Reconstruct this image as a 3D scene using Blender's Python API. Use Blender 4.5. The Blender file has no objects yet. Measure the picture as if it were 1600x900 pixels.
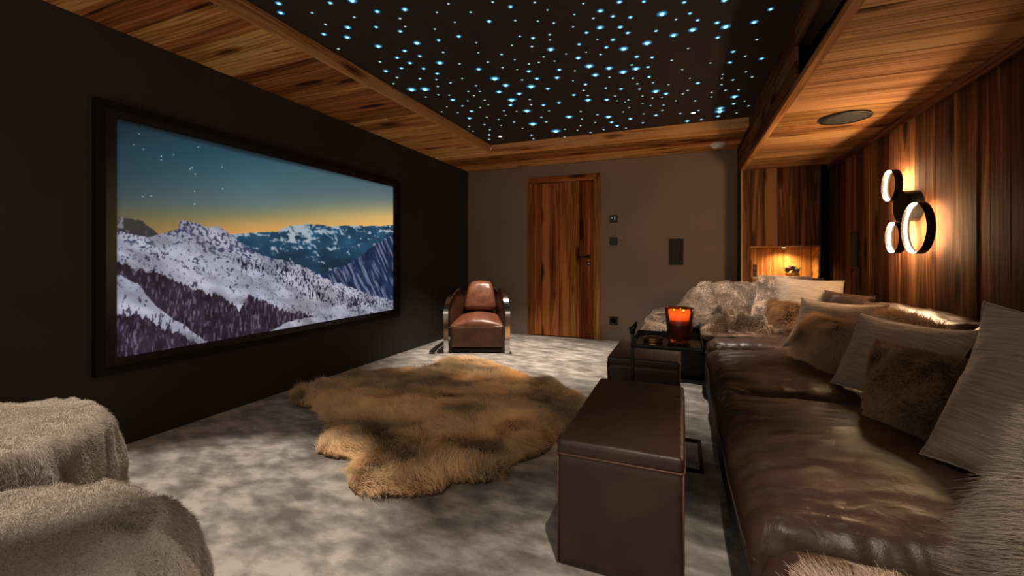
import bpy, bmesh, math, random
import numpy as np
from mathutils import Vector, Matrix, Euler

# ------------------------------------------------------------------ camera, world, exposure, large lights
SC = bpy.context.scene
COL = SC.collection
FPX, HOR, TH, EYE = 664.0, 404.0, math.radians(21.9), 1.05      # focal length in px of 1600, horizon row, yaw, eye height
cam_data = bpy.data.cameras.new('camera'); cam = bpy.data.objects.new('camera', cam_data); COL.objects.link(cam)
cam.location = (0, 0, EYE); cam.rotation_euler = (math.radians(90), 0, TH)
cam_data.sensor_width = 36; cam_data.lens = FPX / 1600 * 36; cam_data.shift_y = -(450 - HOR) / 1600
cam_data.clip_start = 0.02
SC.camera = cam
SC.view_settings.view_transform = 'Standard'; SC.view_settings.look = 'None'
SC.view_settings.gamma = 1; SC.view_settings.use_curve_mapping = False
SC.view_settings.exposure = 0.0
w = bpy.data.worlds.new('world'); SC.world = w; w.use_nodes = True
w.node_tree.nodes['Background'].inputs[0].default_value = (1.0, 0.84, 0.68, 1)
w.node_tree.nodes['Background'].inputs[1].default_value = 0.90
SPOTS = [(-1.87, 4.30, 310, 66, .8), (0.09, 4.27, 175, 80, .8), (-1.87, 0.85, 175, 50, .35), (0.08, 0.60, 120, 66, .6)]   # x, y, watts, cone, softness
def spot(name, loc, power, size, color=(1, .86, .73), radius=.02, blend=.9, parent=None, direction=None):
    l = bpy.data.lights.new(name, 'SPOT'); l.energy = power; l.spot_size = math.radians(size); l.spot_blend = blend
    l.color = color; l.shadow_soft_size = radius
    o = bpy.data.objects.new(name, l); COL.objects.link(o); o.location = loc
    if direction: o.rotation_euler = Vector(direction).to_track_quat('-Z', 'Y').to_euler()
    if parent: o.parent = parent
    return o

# ------------------------------------------------------------------ helpers
R = random.Random(7)
rng = np.random.default_rng(5)
C_, S_ = math.cos(TH), math.sin(TH)
def atz(x, y, z):                      # point of the horizontal plane z seen at a pixel
    zc = (EYE - z) * FPX / (y - HOR); xc = (x - 800) / FPX * zc
    return (xc * C_ - zc * S_, xc * S_ + zc * C_, z)
def tag(o, label=None, cat=None, group=None, kind=None):
    if label: o['label'] = label
    if cat: o['category'] = cat
    if group: o['group'] = group
    if kind: o['kind'] = kind
    return o
def empty(name, loc=(0, 0, 0), rz=0, **k):
    o = bpy.data.objects.new(name, None); COL.objects.link(o); o.location = loc; o.rotation_euler = (0, 0, rz)
    o.empty_display_size = .05
    return tag(o, **k)
def link(name, me, mat=None, parent=None, smooth=False, **k):
    o = bpy.data.objects.new(name, me); COL.objects.link(o)
    if mat:
        me.materials.clear(); me.materials.append(mat)
    if parent: o.parent = parent
    if smooth: me.polygons.foreach_set('use_smooth', [True] * len(me.polygons))
    return tag(o, **k)
def build(name, bm, mat, parent=None, smooth=False, **k):
    me = bpy.data.meshes.new(name); bmesh.ops.recalc_face_normals(bm, faces=bm.faces); bm.to_mesh(me); bm.free()
    return link(name, me, mat, parent, smooth, **k)
def box(bm, lo, hi, bev=0.0, seg=1):
    lo, hi = Vector(lo), Vector(hi); r = bmesh.ops.create_cube(bm, size=1.0); vs = r['verts']
    for v in vs: v.co = Vector((lo[i] + (v.co[i] + .5) * (hi[i] - lo[i]) for i in range(3)))
    if bev > 0:
        es = list({e for v in vs for e in v.link_edges})
        bmesh.ops.bevel(bm, geom=es, offset=bev, segments=seg, affect='EDGES', profile=.5)
    return bm
def boxo(name, lo, hi, mat, parent=None, bev=0.0, seg=1, **k):
    return build(name, box(bmesh.new(), lo, hi, bev, seg), mat, parent, **k)
def lathe(bm, prof, n=32, axis='z', c=(0, 0, 0)):
    rows = []
    for r, h in prof:
        row = []
        for i in range(n):
            a = 2 * math.pi * i / n; p = (r * math.cos(a), r * math.sin(a), h)
            if axis == 'x': p = (h, r * math.cos(a), r * math.sin(a))
            if axis == 'y': p = (r * math.sin(a), h, r * math.cos(a))
            row.append(bm.verts.new(Vector(p) + Vector(c)))
        rows.append(row)
    for a, b in zip(rows, rows[1:]):
        for i in range(n): bm.faces.new((a[i], a[(i + 1) % n], b[(i + 1) % n], b[i]))
    if prof[0][0] > 1e-5: bm.faces.new(rows[0][::-1])
    if prof[-1][0] > 1e-5: bm.faces.new(rows[-1])
    bmesh.ops.remove_doubles(bm, verts=bm.verts, dist=1e-6)
    return bm
def tube(bm, pts, r, n=10, closed=False):
    pts = [Vector(p) for p in pts]; rings = []; N = len(pts); up = None
    for i, p in enumerate(pts):
        a = pts[(i - 1) % N] if (closed or i) else p; b = pts[(i + 1) % N] if (closed or i < N - 1) else p
        t = (b - a).normalized()
        if up is None: up = t.orthogonal().normalized()
        up = (up - t * up.dot(t)); up = up.normalized() if up.length > 1e-6 else t.orthogonal().normalized()
        s = t.cross(up); rr = r[i] if hasattr(r, '__len__') else r
        rings.append([bm.verts.new(p + (up * math.cos(2 * math.pi * k / n) + s * math.sin(2 * math.pi * k / n)) * rr) for k in range(n)])
    for i in range(N if closed else N - 1):
        a, b = rings[i], rings[(i + 1) % N]
        for k in range(n): bm.faces.new((a[k], a[(k + 1) % n], b[(k + 1) % n], b[k]))
    if not closed: bm.faces.new(rings[0][::-1]); bm.faces.new(rings[-1])
    return bm
# numpy value noise
def _h(ix, iy, iz, seed):
    n = (ix * 374761393 + iy * 668265263 + iz * 1274126177 + seed * 974634777) & 0xffffffff
    n = ((n ^ (n >> 13)) * 1103515245) & 0xffffffff; n = ((n ^ (n >> 16)) * 2246822519) & 0xffffffff
    return ((n ^ (n >> 15)) & 0xffff) / 32767.5 - 1.0
def vn(x, y, z=0.0, seed=0):
    x, y, z = np.broadcast_arrays(np.asarray(x, float), np.asarray(y, float), np.asarray(z, float))
    ix, iy, iz = (np.floor(a).astype(np.int64) for a in (x, y, z))
    fx, fy, fz = x - ix, y - iy, z - iz
    fx, fy, fz = (f * f * f * (f * (f * 6 - 15) + 10) for f in (fx, fy, fz))
    o = 0
    for a in (0, 1):
        for b in (0, 1):
            for c in (0, 1):
                o = o + _h(ix + a, iy + b, iz + c, seed) * (fx if a else 1 - fx) * (fy if b else 1 - fy) * (fz if c else 1 - fz)
    return o
def fbm(x, y, z=0.0, seed=0, oct=4, lac=2.0, gain=.5):
    x, y, z = (np.asarray(a, float) for a in (x, y, z)); o = 0; a = 1.0; t = 0
    for i in range(oct):
        o = o + a * vn(x, y, z, seed + i * 17); t += a; a *= gain; x, y, z = x * lac + 11.3, y * lac + 5.7, z * lac + 3.1
    return o / t
def ss(a, b, x):
    t = np.clip((x - a) / (b - a), 0, 1); return t * t * (3 - 2 * t)
def npmesh(name, V, F):
    me = bpy.data.meshes.new(name); V = np.asarray(V, np.float32); F = np.asarray(F, np.int32)
    me.vertices.add(len(V)); me.vertices.foreach_set('co', V.ravel())
    k = F.shape[1]; me.loops.add(F.size); me.loops.foreach_set('vertex_index', F.ravel())
    me.polygons.add(len(F)); me.polygons.foreach_set('loop_start', np.arange(0, F.size, k, dtype=np.int32))
    me.update(calc_edges=True); me.validate()
    return me
def grid_faces(nu, nv, wrap_u=False):
    i, j = np.meshgrid(np.arange(nu if wrap_u else nu - 1), np.arange(nv - 1), indexing='ij'); i2 = (i + 1) % nu
    return np.stack([i * nv + j, i2 * nv + j, i2 * nv + j + 1, i * nv + j + 1], -1).reshape(-1, 4)
def vert_normals(V, F):
    n = np.zeros_like(V); fn = np.cross(V[F[:, 2]] - V[F[:, 0]], V[F[:, 3]] - V[F[:, 1]])
    for k in range(4): np.add.at(n, F[:, k], fn)
    return n / (np.linalg.norm(n, axis=1, keepdims=True) + 1e-9)

# ------------------------------------------------------------------ materials
def newmat(name):
    m = bpy.data.materials.new(name); m.use_nodes = True; nt = m.node_tree
    return m, nt, nt.nodes['Principled BSDF']
def N(nt, t, **k):
    n = nt.nodes.new(t)
    for a, b in k.items():
        if a.startswith('i_'):
            n.inputs[a[2:].replace('_', ' ')].default_value = b
        else: setattr(n, a, b)
    return n
def ramp(nt, stops, src):
    r = nt.nodes.new('ShaderNodeValToRGB'); e = r.color_ramp.elements
    while len(e) < len(stops): e.new(.5)
    for x, (p, c) in zip(e, stops): x.position = p; x.color = (*c, 1)
    nt.links.new(src, r.inputs[0]); return r
def plain(name, col, rough=.6, metal=0, spec=.5, noise=0, nscale=8, bump=0, bscale=60, sheen=0):
    m, nt, b = newmat(name)
    b.inputs['Base Color'].default_value = (*col, 1); b.inputs['Roughness'].default_value = rough
    b.inputs['Metallic'].default_value = metal; b.inputs['Specular IOR Level'].default_value = spec
    b.inputs['Sheen Weight'].default_value = sheen
    if noise or bump: tc = N(nt, 'ShaderNodeTexCoord')
    if noise:
        n = N(nt, 'ShaderNodeTexNoise', i_Scale=nscale, i_Detail=5.0); nt.links.new(tc.outputs['Object'], n.inputs['Vector'])
        r = ramp(nt, [(.3, tuple(c * (1 - noise) for c in col)), (.7, tuple(min(1, c * (1 + noise)) for c in col))], n.outputs['Fac'])
        nt.links.new(r.outputs[0], b.inputs['Base Color'])
    if bump:
        n = N(nt, 'ShaderNodeTexNoise', i_Scale=bscale, i_Detail=4.0); nt.links.new(tc.outputs['Object'], n.inputs['Vector'])
        bp = N(nt, 'ShaderNodeBump', i_Strength=bump, i_Distance=.004); nt.links.new(n.outputs['Fac'], bp.inputs['Height'])
        nt.links.new(bp.outputs[0], b.inputs['Normal'])
    return m
def emit(name, col, strength):
    m, nt, b = newmat(name); b.inputs['Base Color'].default_value = (0, 0, 0, 1)
    b.inputs['Emission Color'].default_value = (*col, 1); b.inputs['Emission Strength'].default_value = strength
    return m
def wood(name, dark, mid, light, gain=1.0, rough=.8):
    m, nt, b = newmat(name); L = nt.links.new
    tc = N(nt, 'ShaderNodeTexCoord'); oi = N(nt, 'ShaderNodeObjectInfo')
    mul = N(nt, 'ShaderNodeVectorMath', operation='MULTIPLY_ADD'); mul.inputs[1].default_value = (1, 1, 1)
    cx = N(nt, 'ShaderNodeCombineXYZ'); sc = N(nt, 'ShaderNodeMath', operation='MULTIPLY'); sc.inputs[1].default_value = 37.0
    L(oi.outputs['Random'], sc.inputs[0]); [L(sc.outputs[0], cx.inputs[i]) for i in range(3)]
    L(tc.outputs['Object'], mul.inputs[0]); L(cx.outputs[0], mul.inputs[2]); P = mul.outputs[0]
    def mapped(s):
        mp = N(nt, 'ShaderNodeMapping'); mp.inputs['Scale'].default_value = s; L(P, mp.inputs['Vector']); return mp.outputs[0]
    # cathedral rings: distorted bands across the plank
    dn = N(nt, 'ShaderNodeTexNoise', i_Scale=1.0, i_Detail=2.0); L(mapped((.55, 3.2, 3.2)), dn.inputs['Vector'])
    dsc = N(nt, 'ShaderNodeMath', operation='MULTIPLY'); dsc.inputs[1].default_value = 9.0; L(dn.outputs['Fac'], dsc.inputs[0])
    sep = N(nt, 'ShaderNodeSeparateXYZ'); L(P, sep.inputs[0])
    ys = N(nt, 'ShaderNodeMath', operation='MULTIPLY_ADD'); ys.inputs[1].default_value = 36.0; L(sep.outputs['Y'], ys.inputs[0]); L(dsc.outputs[0], ys.inputs[2])
    sn = N(nt, 'ShaderNodeMath', operation='SINE'); m6 = N(nt, 'ShaderNodeMath', operation='MULTIPLY'); m6.inputs[1].default_value = 5.0
    L(ys.outputs[0], m6.inputs[0]); L(m6.outputs[0], sn.inputs[0])
    fine = N(nt, 'ShaderNodeTexNoise', i_Scale=1.0, i_Detail=8.0, i_Roughness=.65); L(mapped((2.2, 105, 105)), fine.inputs['Vector'])
    broad = N(nt, 'ShaderNodeTexNoise', i_Scale=1.0, i_Detail=4.0, i_Roughness=.6); L(mapped((.7, 11, 11)), broad.inputs['Vector'])
    a1 = N(nt, 'ShaderNodeMath', operation='MULTIPLY_ADD'); a1.inputs[1].default_value = .06; a1.inputs[2].default_value = 0; L(sn.outputs[0], a1.inputs[0])
    a2 = N(nt, 'ShaderNodeMath', operation='MULTIPLY_ADD'); a2.inputs[1].default_value = .60; L(fine.outputs['Fac'], a2.inputs[0]); L(a1.outputs[0], a2.inputs[2])
    a3 = N(nt, 'ShaderNodeMath', operation='MULTIPLY_ADD'); a3.inputs[1].default_value = 1.15; L(broad.outputs['Fac'], a3.inputs[0]); L(a2.outputs[0], a3.inputs[2])
    rs = N(nt, 'ShaderNodeMath', operation='MULTIPLY_ADD'); rs.inputs[1].default_value = .34; rs.inputs[2].default_value = -.19; L(oi.outputs['Random'], rs.inputs[0])
    a4 = N(nt, 'ShaderNodeMath', operation='ADD'); L(a3.outputs[0], a4.inputs[0]); L(rs.outputs[0], a4.inputs[1])
    # knots
    vo = N(nt, 'ShaderNodeTexVoronoi', i_Scale=1.0, i_Randomness=1.0); L(mapped((1.5, 6.0, 6.0)), vo.inputs['Vector'])
    kr = ramp(nt, [(.06, (1, 1, 1)), (.24, (0, 0, 0))], vo.outputs['Distance'])
    ka = N(nt, 'ShaderNodeMath', operation='MULTIPLY_ADD'); ka.inputs[1].default_value = -.55; L(kr.outputs[0], ka.inputs[0]); L(a4.outputs[0], ka.inputs[2])
    g = lambda c: tuple(v * gain for v in c)
    r = ramp(nt, [(.42, g(dark)), (.66, g(tuple((a + b_) / 2 for a, b_ in zip(dark, mid)))), (.85, g(mid)), (1.0, g(light))], ka.outputs[0])
    # hue drift towards red per plank
    hs = N(nt, 'ShaderNodeHueSaturation'); hm = N(nt, 'ShaderNodeMapRange'); hm.inputs['To Min'].default_value = .487; hm.inputs['To Max'].default_value = .508
    fr = N(nt, 'ShaderNodeMath', operation='FRACT'); f7 = N(nt, 'ShaderNodeMath', operation='MULTIPLY'); f7.inputs[1].default_value = 17.3
    L(oi.outputs['Random'], f7.inputs[0]); L(f7.outputs[0], fr.inputs[0]); L(fr.outputs[0], hm.inputs['Value']); L(hm.outputs[0], hs.inputs['Hue'])
    L(r.outputs[0], hs.inputs['Color']); L(hs.outputs[0], b.inputs['Base Color'])
    b.inputs['Roughness'].default_value = rough; b.inputs['Specular IOR Level'].default_value = .06
    bp = N(nt, 'ShaderNodeBump', i_Strength=.55, i_Distance=.004); L(ka.outputs[0], bp.inputs['Height']); L(bp.outputs[0], b.inputs['Normal'])
    return m
WOOD_L = wood('wood_soffit', (.07, .024, .006), (.50, .20, .055), (.78, .42, .15))  # soffits and plank wall share one wood; light differences put into the tones
WOOD_R = wood('wood_soffit_lit', (.085, .035, .010), (.36, .17, .060), (.54, .29, .12))  # same wood, its stronger light painted into the colour
WOOD_W = wood('wood_wall_shaded', (.024, .009, .0035), (.105, .042, .015), (.23, .105, .042))  # same wood darkened; the wall's dimmer light is in the colour
WOOD_D = wood('wood_door', (.045, .014, .004), (.30, .105, .026), (.50, .22, .065))
WOOD_T = wood('wood_trim', (.10, .040, .012), (.40, .18, .055), (.60, .32, .12))
BLACKPAINT = plain('black_paint', (.036, .033, .029), .75, spec=.2, noise=.1, nscale=2)
WALLBROWN = plain('brown_wallcovering', (.25, .187, .145), .85, spec=.2, noise=.07, nscale=1.3, bump=.15, bscale=220)
STARBLACK = plain('star_ceiling_black', (.042, .032, .028), .8, spec=.2)
GAPDARK = plain('gap_dark', (.006, .005, .004), .9, spec=.1)
BLACKMETAL = plain('black_metal', (.012, .011, .010), .38, metal=.6)
BLACKPLASTIC = plain('black_plastic', (.010, .010, .010), .45)
GRILLE = plain('speaker_grille', (.016, .015, .013), .7, bump=.6, bscale=600)
CHROME = plain('polished_steel', (.62, .62, .62), .10, metal=1)
WHITEPL = plain('white_plastic', (.80, .76, .70), .4)
def leather(name, c1, c2, rough=.36, wr=.25, scale=6, pebble=.1):
    m, nt, b = newmat(name); L = nt.links.new; tc = N(nt, 'ShaderNodeTexCoord')
    n = N(nt, 'ShaderNodeTexNoise', i_Scale=scale, i_Detail=6.0, i_Roughness=.6); L(tc.outputs['Object'], n.inputs['Vector'])
    r = ramp(nt, [(.35, c1), (.68, c2)], n.outputs['Fac']); L(r.outputs[0], b.inputs['Base Color'])
    rr = N(nt, 'ShaderNodeMapRange'); rr.inputs['To Min'].default_value = rough - .06; rr.inputs['To Max'].default_value = rough + .12
    L(n.outputs['Fac'], rr.inputs['Value']); L(rr.outputs[0], b.inputs['Roughness'])
    v = N(nt, 'ShaderNodeTexVoronoi', i_Scale=330.0); L(tc.outputs['Object'], v.inputs['Vector'])
    n2 = N(nt, 'ShaderNodeTexNoise', i_Scale=14.0, i_Detail=7.0, i_Roughness=.6, i_Distortion=1.2); L(tc.outputs['Object'], n2.inputs['Vector'])
    b1 = N(nt, 'ShaderNodeBump', i_Strength=pebble, i_Distance=.0015); L(v.outputs['Distance'], b1.inputs['Height'])
    b2 = N(nt, 'ShaderNodeBump', i_Strength=wr, i_Distance=.012); L(n2.outputs['Fac'], b2.inputs['Height']); L(b1.outputs[0], b2.inputs['Normal'])
    L(b2.outputs[0], b.inputs['Normal']); b.inputs['Specular IOR Level'].default_value = .45
    return m
LEATHER = leather('chocolate_leather', (.040, .020, .013), (.075, .038, .024), .38, .30, 5)
LEATHER_P = leather('pouf_leather', (.036, .019, .013), (.060, .032, .022), .40, .10, 4)
LEATHER_C = leather('cognac_leather', (.12, .042, .020), (.24, .085, .040), .34, .12, 14)
STITCH = plain('leather_piping', (.10, .045, .025), .5)
SEAMDARK = plain('seam_brown', (.055, .032, .022), .5)
BASEDARK = plain('sofa_base_leather', (.014, .011, .009), .6, noise=.2)
def linen(name, c):
    m, nt, b = newmat(name); L = nt.links.new; tc = N(nt, 'ShaderNodeTexCoord')
    mp = N(nt, 'ShaderNodeMapping'); mp.inputs['Scale'].default_value = (7, 30, 190); L(tc.outputs['Object'], mp.inputs['Vector'])
    n = N(nt, 'ShaderNodeTexNoise', i_Scale=1.0, i_Detail=5.0, i_Roughness=.6, i_Distortion=.08); L(mp.outputs[0], n.inputs['Vector'])
    r = ramp(nt, [(.35, tuple(v * .66 for v in c)), (.65, tuple(v * 1.15 for v in c))], n.outputs['Fac']); L(r.outputs[0], b.inputs['Base Color'])
    w = N(nt, 'ShaderNodeTexNoise', i_Scale=420.0, i_Detail=1.0); L(tc.outputs['Object'], w.inputs['Vector'])
    ad = N(nt, 'ShaderNodeMath', operation='MULTIPLY_ADD'); ad.inputs[1].default_value = .3; L(w.outputs['Fac'], ad.inputs[0]); L(n.outputs['Fac'], ad.inputs[2])
    bp = N(nt, 'ShaderNodeBump', i_Strength=.7, i_Distance=.004); L(ad.outputs[0], bp.inputs['Height']); L(bp.outputs[0], b.inputs['Normal'])
    b.inputs['Roughness'].default_value = .9; b.inputs['Specular IOR Level'].default_value = .15; b.inputs['Sheen Weight'].default_value = .2
    return m
LINEN = linen('beige_linen', (.42, .32, .235))
def furmat(name, root, tip, dark=None, rough=.75):
    m, nt, b = newmat(name); L = nt.links.new; hi = N(nt, 'ShaderNodeHairInfo'); at = N(nt, 'ShaderNodeAttribute', attribute_name='tint')
    r = ramp(nt, [(0, root), (.75, tip)], hi.outputs['Intercept'])
    mx = N(nt, 'ShaderNodeMix', data_type='RGBA', blend_type='MULTIPLY'); mx.inputs['Factor'].default_value = 1
    L(r.outputs[0], mx.inputs[6]); L(at.outputs['Color'], mx.inputs[7]); L(mx.outputs[2], b.inputs['Base Color'])
    b.inputs['Roughness'].default_value = rough; b.inputs['Specular IOR Level'].default_value = .2
    return m
FUR_RUG = furmat('sheepskin_fur', (.45, .31, .16), (.95, .73, .46))
FUR_TAN = furmat('tan_long_fur', (.20, .12, .06), (.74, .52, .32))
FUR_DARK = furmat('brown_short_fur', (.07, .040, .022), (.36, .225, .130))
FUR_GREY = furmat('grey_long_fur', (.10, .08, .06), (.36, .30, .24))
FUR_CREAM = furmat('cream_plush', (.34, .295, .25), (.56, .50, .43))
FUR_THROW = furmat('mottled_throw_fur', (.14, .112, .09), (.84, .72, .60))
SKIN_TAN = plain('hide_tan', (.20, .12, .06), .9, spec=.1)
SKIN_DARK = plain('hide_dark', (.06, .034, .02), .9, spec=.1)
SKIN_GREY = plain('hide_grey', (.16, .125, .10), .95, spec=.1)
SKIN_CREAM = plain('hide_cream', (.36, .31, .26), .95, spec=.1)

# ------------------------------------------------------------------ fur made of curves
def fur(V, F, name, parent, mat, n, length, radius, lay=(0, 0, -1), lays=.6, tuft=.6, tfreq=9, seed=1, tint=None, keep=None, curl=.0, lenvar=.35):
    r = np.random.default_rng(seed); V = np.asarray(V, float); F = np.asarray(F)
    A, B, D, E = V[F[:, 0]], V[F[:, 1]], V[F[:, 2]], V[F[:, 3]]
    fn = np.cross(D - A, E - B); ar = np.linalg.norm(fn, axis=1); fn = fn / (ar[:, None] + 1e-12)
    p = ar.copy()
    if keep is not None: p = p * keep((A + B + D + E) / 4, fn)
    idx = r.choice(len(F), n, p=p / p.sum()); u, v = r.random((n, 1)), r.random((n, 1))
    P = (A[idx] * (1 - u) + B[idx] * u) * (1 - v) + (E[idx] * (1 - u) + D[idx] * u) * v
    vn_ = vert_normals(V, F); Nn = (vn_[F[idx, 0]] * (1 - u) + vn_[F[idx, 1]] * u) * (1 - v) + (vn_[F[idx, 3]] * (1 - u) + vn_[F[idx, 2]] * u) * v
    Nn /= np.linalg.norm(Nn, axis=1, keepdims=True) + 1e-9
    ld = np.asarray(lay, float)[None, :] + tuft * np.stack([fbm(P[:, 0] * tfreq, P[:, 1] * tfreq, P[:, 2] * tfreq, seed + 50 * k, 3) for k in (1, 2, 3)], 1) * 2.2
    ld = ld - Nn * (ld * Nn).sum(1, keepdims=True)
    L = length * (1 - lenvar + lenvar * 2 * r.random((n, 1))) * (1 + .35 * vn(P[:, 0] * tfreq * .8, P[:, 1] * tfreq * .8, P[:, 2] * tfreq * .8, seed + 9)[:, None])
    jit = r.normal(0, .16, (n, 3))
    K = 5; t = np.linspace(0, 1, K)[None, :, None]
    d1 = (Nn + jit)[:, None, :]; d2 = (ld * lays + jit * .6)[:, None, :]
    pts = P[:, None, :] - Nn[:, None, :] * .001 + L[:, None, :] * (d1 * (t - .45 * t * t) + d2 * t ** 1.6)
    if curl: pts = pts + curl * np.sin(t * 9 + r.random((n, 1, 1)) * 6.28) * t * (jit[:, None, :] * 4)
    hc = bpy.data.hair_curves.new(name); hc.add_curves([K] * n)
    hc.attributes['position'].data.foreach_set('vector', pts.astype(np.float32).ravel())
    ra = hc.attributes.get('radius') or hc.attributes.new('radius', 'FLOAT', 'POINT')
    rv = np.broadcast_to(radius * (1 - .85 * np.linspace(0, 1, K) ** 2)[None, :], (n, K)); ra.data.foreach_set('value', rv.astype(np.float32).ravel())
    ta = hc.attributes.new('tint', 'FLOAT_COLOR', 'CURVE')
    tv = np.ones((n, 3)) if tint is None else tint(P, Nn)
    tv = np.clip(tv * (1 + r.normal(0, .12, (n, 1))), 0, 3); ta.data.foreach_set('color', np.concatenate([tv, np.ones((n, 1))], 1).astype(np.float32).ravel())
    hc.materials.append(mat)
    o = bpy.data.objects.new(name, hc); COL.objects.link(o); o.parent = parent; o['kind'] = 'stuff'
    return o

# ------------------------------------------------------------------ the shell
XL, XR, XF, YB, YE = -2.914, 1.40, .586, 5.52, 5.20       # left wall, right wall, fascia plane, back wall, end panel
ZC, ZS, ZR = 2.315, 2.40, 2.007                            # wooden soffit, star ceiling, low soffit on the right
YF, YN = 4.60, -.9                                         # far edge of the star field, end of what is built behind the camera
# carpet
def carpetmat():
    m, nt, b = newmat('silky_carpet'); L = nt.links.new; tc = N(nt, 'ShaderNodeTexCoord')
    mp = N(nt, 'ShaderNodeMapping'); mp.inputs['Rotation'].default_value = (0, 0, .6); mp.inputs['Scale'].default_value = (1.0, 1.7, 1); L(tc.outputs['Object'], mp.inputs['Vector'])
    n = N(nt, 'ShaderNodeTexNoise', i_Scale=6.0, i_Detail=6.0, i_Roughness=.55, i_Distortion=.15); L(mp.outputs[0], n.inputs['Vector'])
    n3 = N(nt, 'ShaderNodeTexNoise', i_Scale=1.6, i_Detail=2.0); L(mp.outputs[0], n3.inputs['Vector'])
    ad = N(nt, 'ShaderNodeMath', operation='MULTIPLY_ADD'); ad.inputs[1].default_value = .45; L(n3.outputs['Fac'], ad.inputs[0]); L(n.outputs['Fac'], ad.inputs[2])
    r = ramp(nt, [(.56, (.19, .165, .145)), (.70, (.36, .325, .285)), (.86, (.66, .60, .54))], ad.outputs[0])  # mottled sheen of the pile is painted into these tones
    L(r.outputs[0], b.inputs['Base Color'])
    f = N(nt, 'ShaderNodeTexNoise', i_Scale=260.0, i_Detail=3.0); L(tc.outputs['Object'], f.inputs['Vector'])
    bp = N(nt, 'ShaderNodeBump', i_Strength=.5, i_Distance=.006); L(f.outputs['Fac'], bp.inputs['Height'])
    bp2 = N(nt, 'ShaderNodeBump', i_Strength=.5, i_Distance=.03); L(n.outputs['Fac'], bp2.inputs['Height']); L(bp.outputs[0], bp2.inputs['Normal'])
    L(bp2.outputs[0], b.inputs['Normal']); b.inputs['Roughness'].default_value = .62; b.inputs['Sheen Weight'].default_value = .25
    b.inputs['Specular IOR Level'].default_value = .35
    return m
boxo('floor', (XL - .1, YN, -.1), (XR + .1, YB + .1, 0), carpetmat(), kind='structure')
boxo('wall_left', (XL - .1, YN, 0), (XL, YB + .1, 2.6), BLACKPAINT, kind='structure')
# back wall in long wallcovering panels, joints just readable
wb = boxo('wall_back', (XL, YB + .012, 0), (XF + .05, YB + .12, 2.6), GAPDARK, kind='structure')
for a, b in ((XL, -1.98), (-.988, -.79), (-.79, XF - .002)):
    boxo('wall_panel', (a + .0004, YB, 0), (b - .0004, YB + .012, ZC), WALLBROWN, wb)
boxo('wall_panel', (-1.98, YB, 2.155), (-.988, YB + .012, ZC), WALLBROWN, wb)
ce = boxo('ceiling', (-2.2, YN, ZS), (XF + .02, YF + .1, ZS + .05), STARBLACK, kind='structure')

def plank(parent, c, length, width, ldir, wdir, mat, thick=.02, name='plank', bev=.003):
    bm = box(bmesh.new(), (-length / 2, -width / 2, -thick), (length / 2, width / 2, 0), bev)
    o = build(name, bm, mat, parent)
    l, w_ = Vector(ldir), Vector(wdir); n = l.cross(w_)
    M = Matrix((l, w_, n)).transposed().to_4x4(); M.translation = Vector(c); o.matrix_local = M
    return o
def widths(a, b, lo, hi, seed):
    r = random.Random(seed); out = []; x = a
    while x < b - .01:
        w_ = r.uniform(lo, hi)
        if b - x - w_ < lo * .7: w_ = b - x
        out.append((x, x + w_)); x += w_
    return out
G = .006
# left and rear soffit: boards run across the room
sl = boxo('ceiling_soffit_left', (XL, YN, ZC + .022), (-2.16, YF, ZC + .04), GAPDARK, kind='structure')
for a, b in widths(.55, YF, .12, .23, 3):
    plank(sl, ((XL - 2.145) / 2, (a + b) / 2, ZC + R.uniform(0, .003)), -2.145 - XL, b - a - G, (-1, 0, 0), (0, 1, 0), WOOD_L)
for a, b in widths(YN, .55, .2, .3, 4):
    plank(sl, ((XL - 2.12) / 2, (a + b) / 2, ZC), -2.12 - XL, b - a - G, (-1, 0, 0), (0, 1, 0), WOOD_L)
sr = boxo('ceiling_soffit_rear', (XL, YF + .04, ZC + .022), (XF, YB, ZC + .04), GAPDARK, kind='structure')
for a, b in widths(YF + .026, YB, .13, .22, 8):
    plank(sr, ((XL + XF) / 2, (a + b) / 2, ZC + R.uniform(0, .003)), XF - XL, b - a - G, (-1, 0, 0), (0, 1, 0), WOOD_L)
t1 = empty('trim_1', kind='structure')      # edge boards of the star field
plank(t1, (-2.12, (YN + YF) / 2, (ZC + ZS) / 2 - .002), YF - YN, ZS - ZC + .012, (0, 1, 0), (0, 0, 1), WOOD_T, thick=.025, name='edge_board')
plank(t1, ((-2.12 + XF) / 2, YF, (ZC + ZS) / 2 - .002), XF + 2.12, ZS - ZC + .012, (1, 0, 0), (0, 0, 1), WOOD_L, thick=.025, name='edge_board')
# right low soffit
s2 = boxo('ceiling_soffit_right', (XF + .02, YN, ZR + .022), (XR + .05, YE + .32, ZR + .035), GAPDARK, kind='structure')
edges = [YN, -.6, -.3, 0, .3, .62, .9, 1.2, 1.5, 1.75, 2.02, 2.21, 2.51, 2.78, 3.07, 3.29, 3.61, 3.87, 4.12, 4.4, 4.66, 4.92, YE + .02]
for a, b in zip(edges, edges[1:]):
    plank(s2, ((XF + .028 + XR) / 2, (a + b) / 2, ZR + R.uniform(0, .005)), XR - XF - .03, b - a - G, (-1, 0, 0), (0, 1, 0), WOOD_R)
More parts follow.
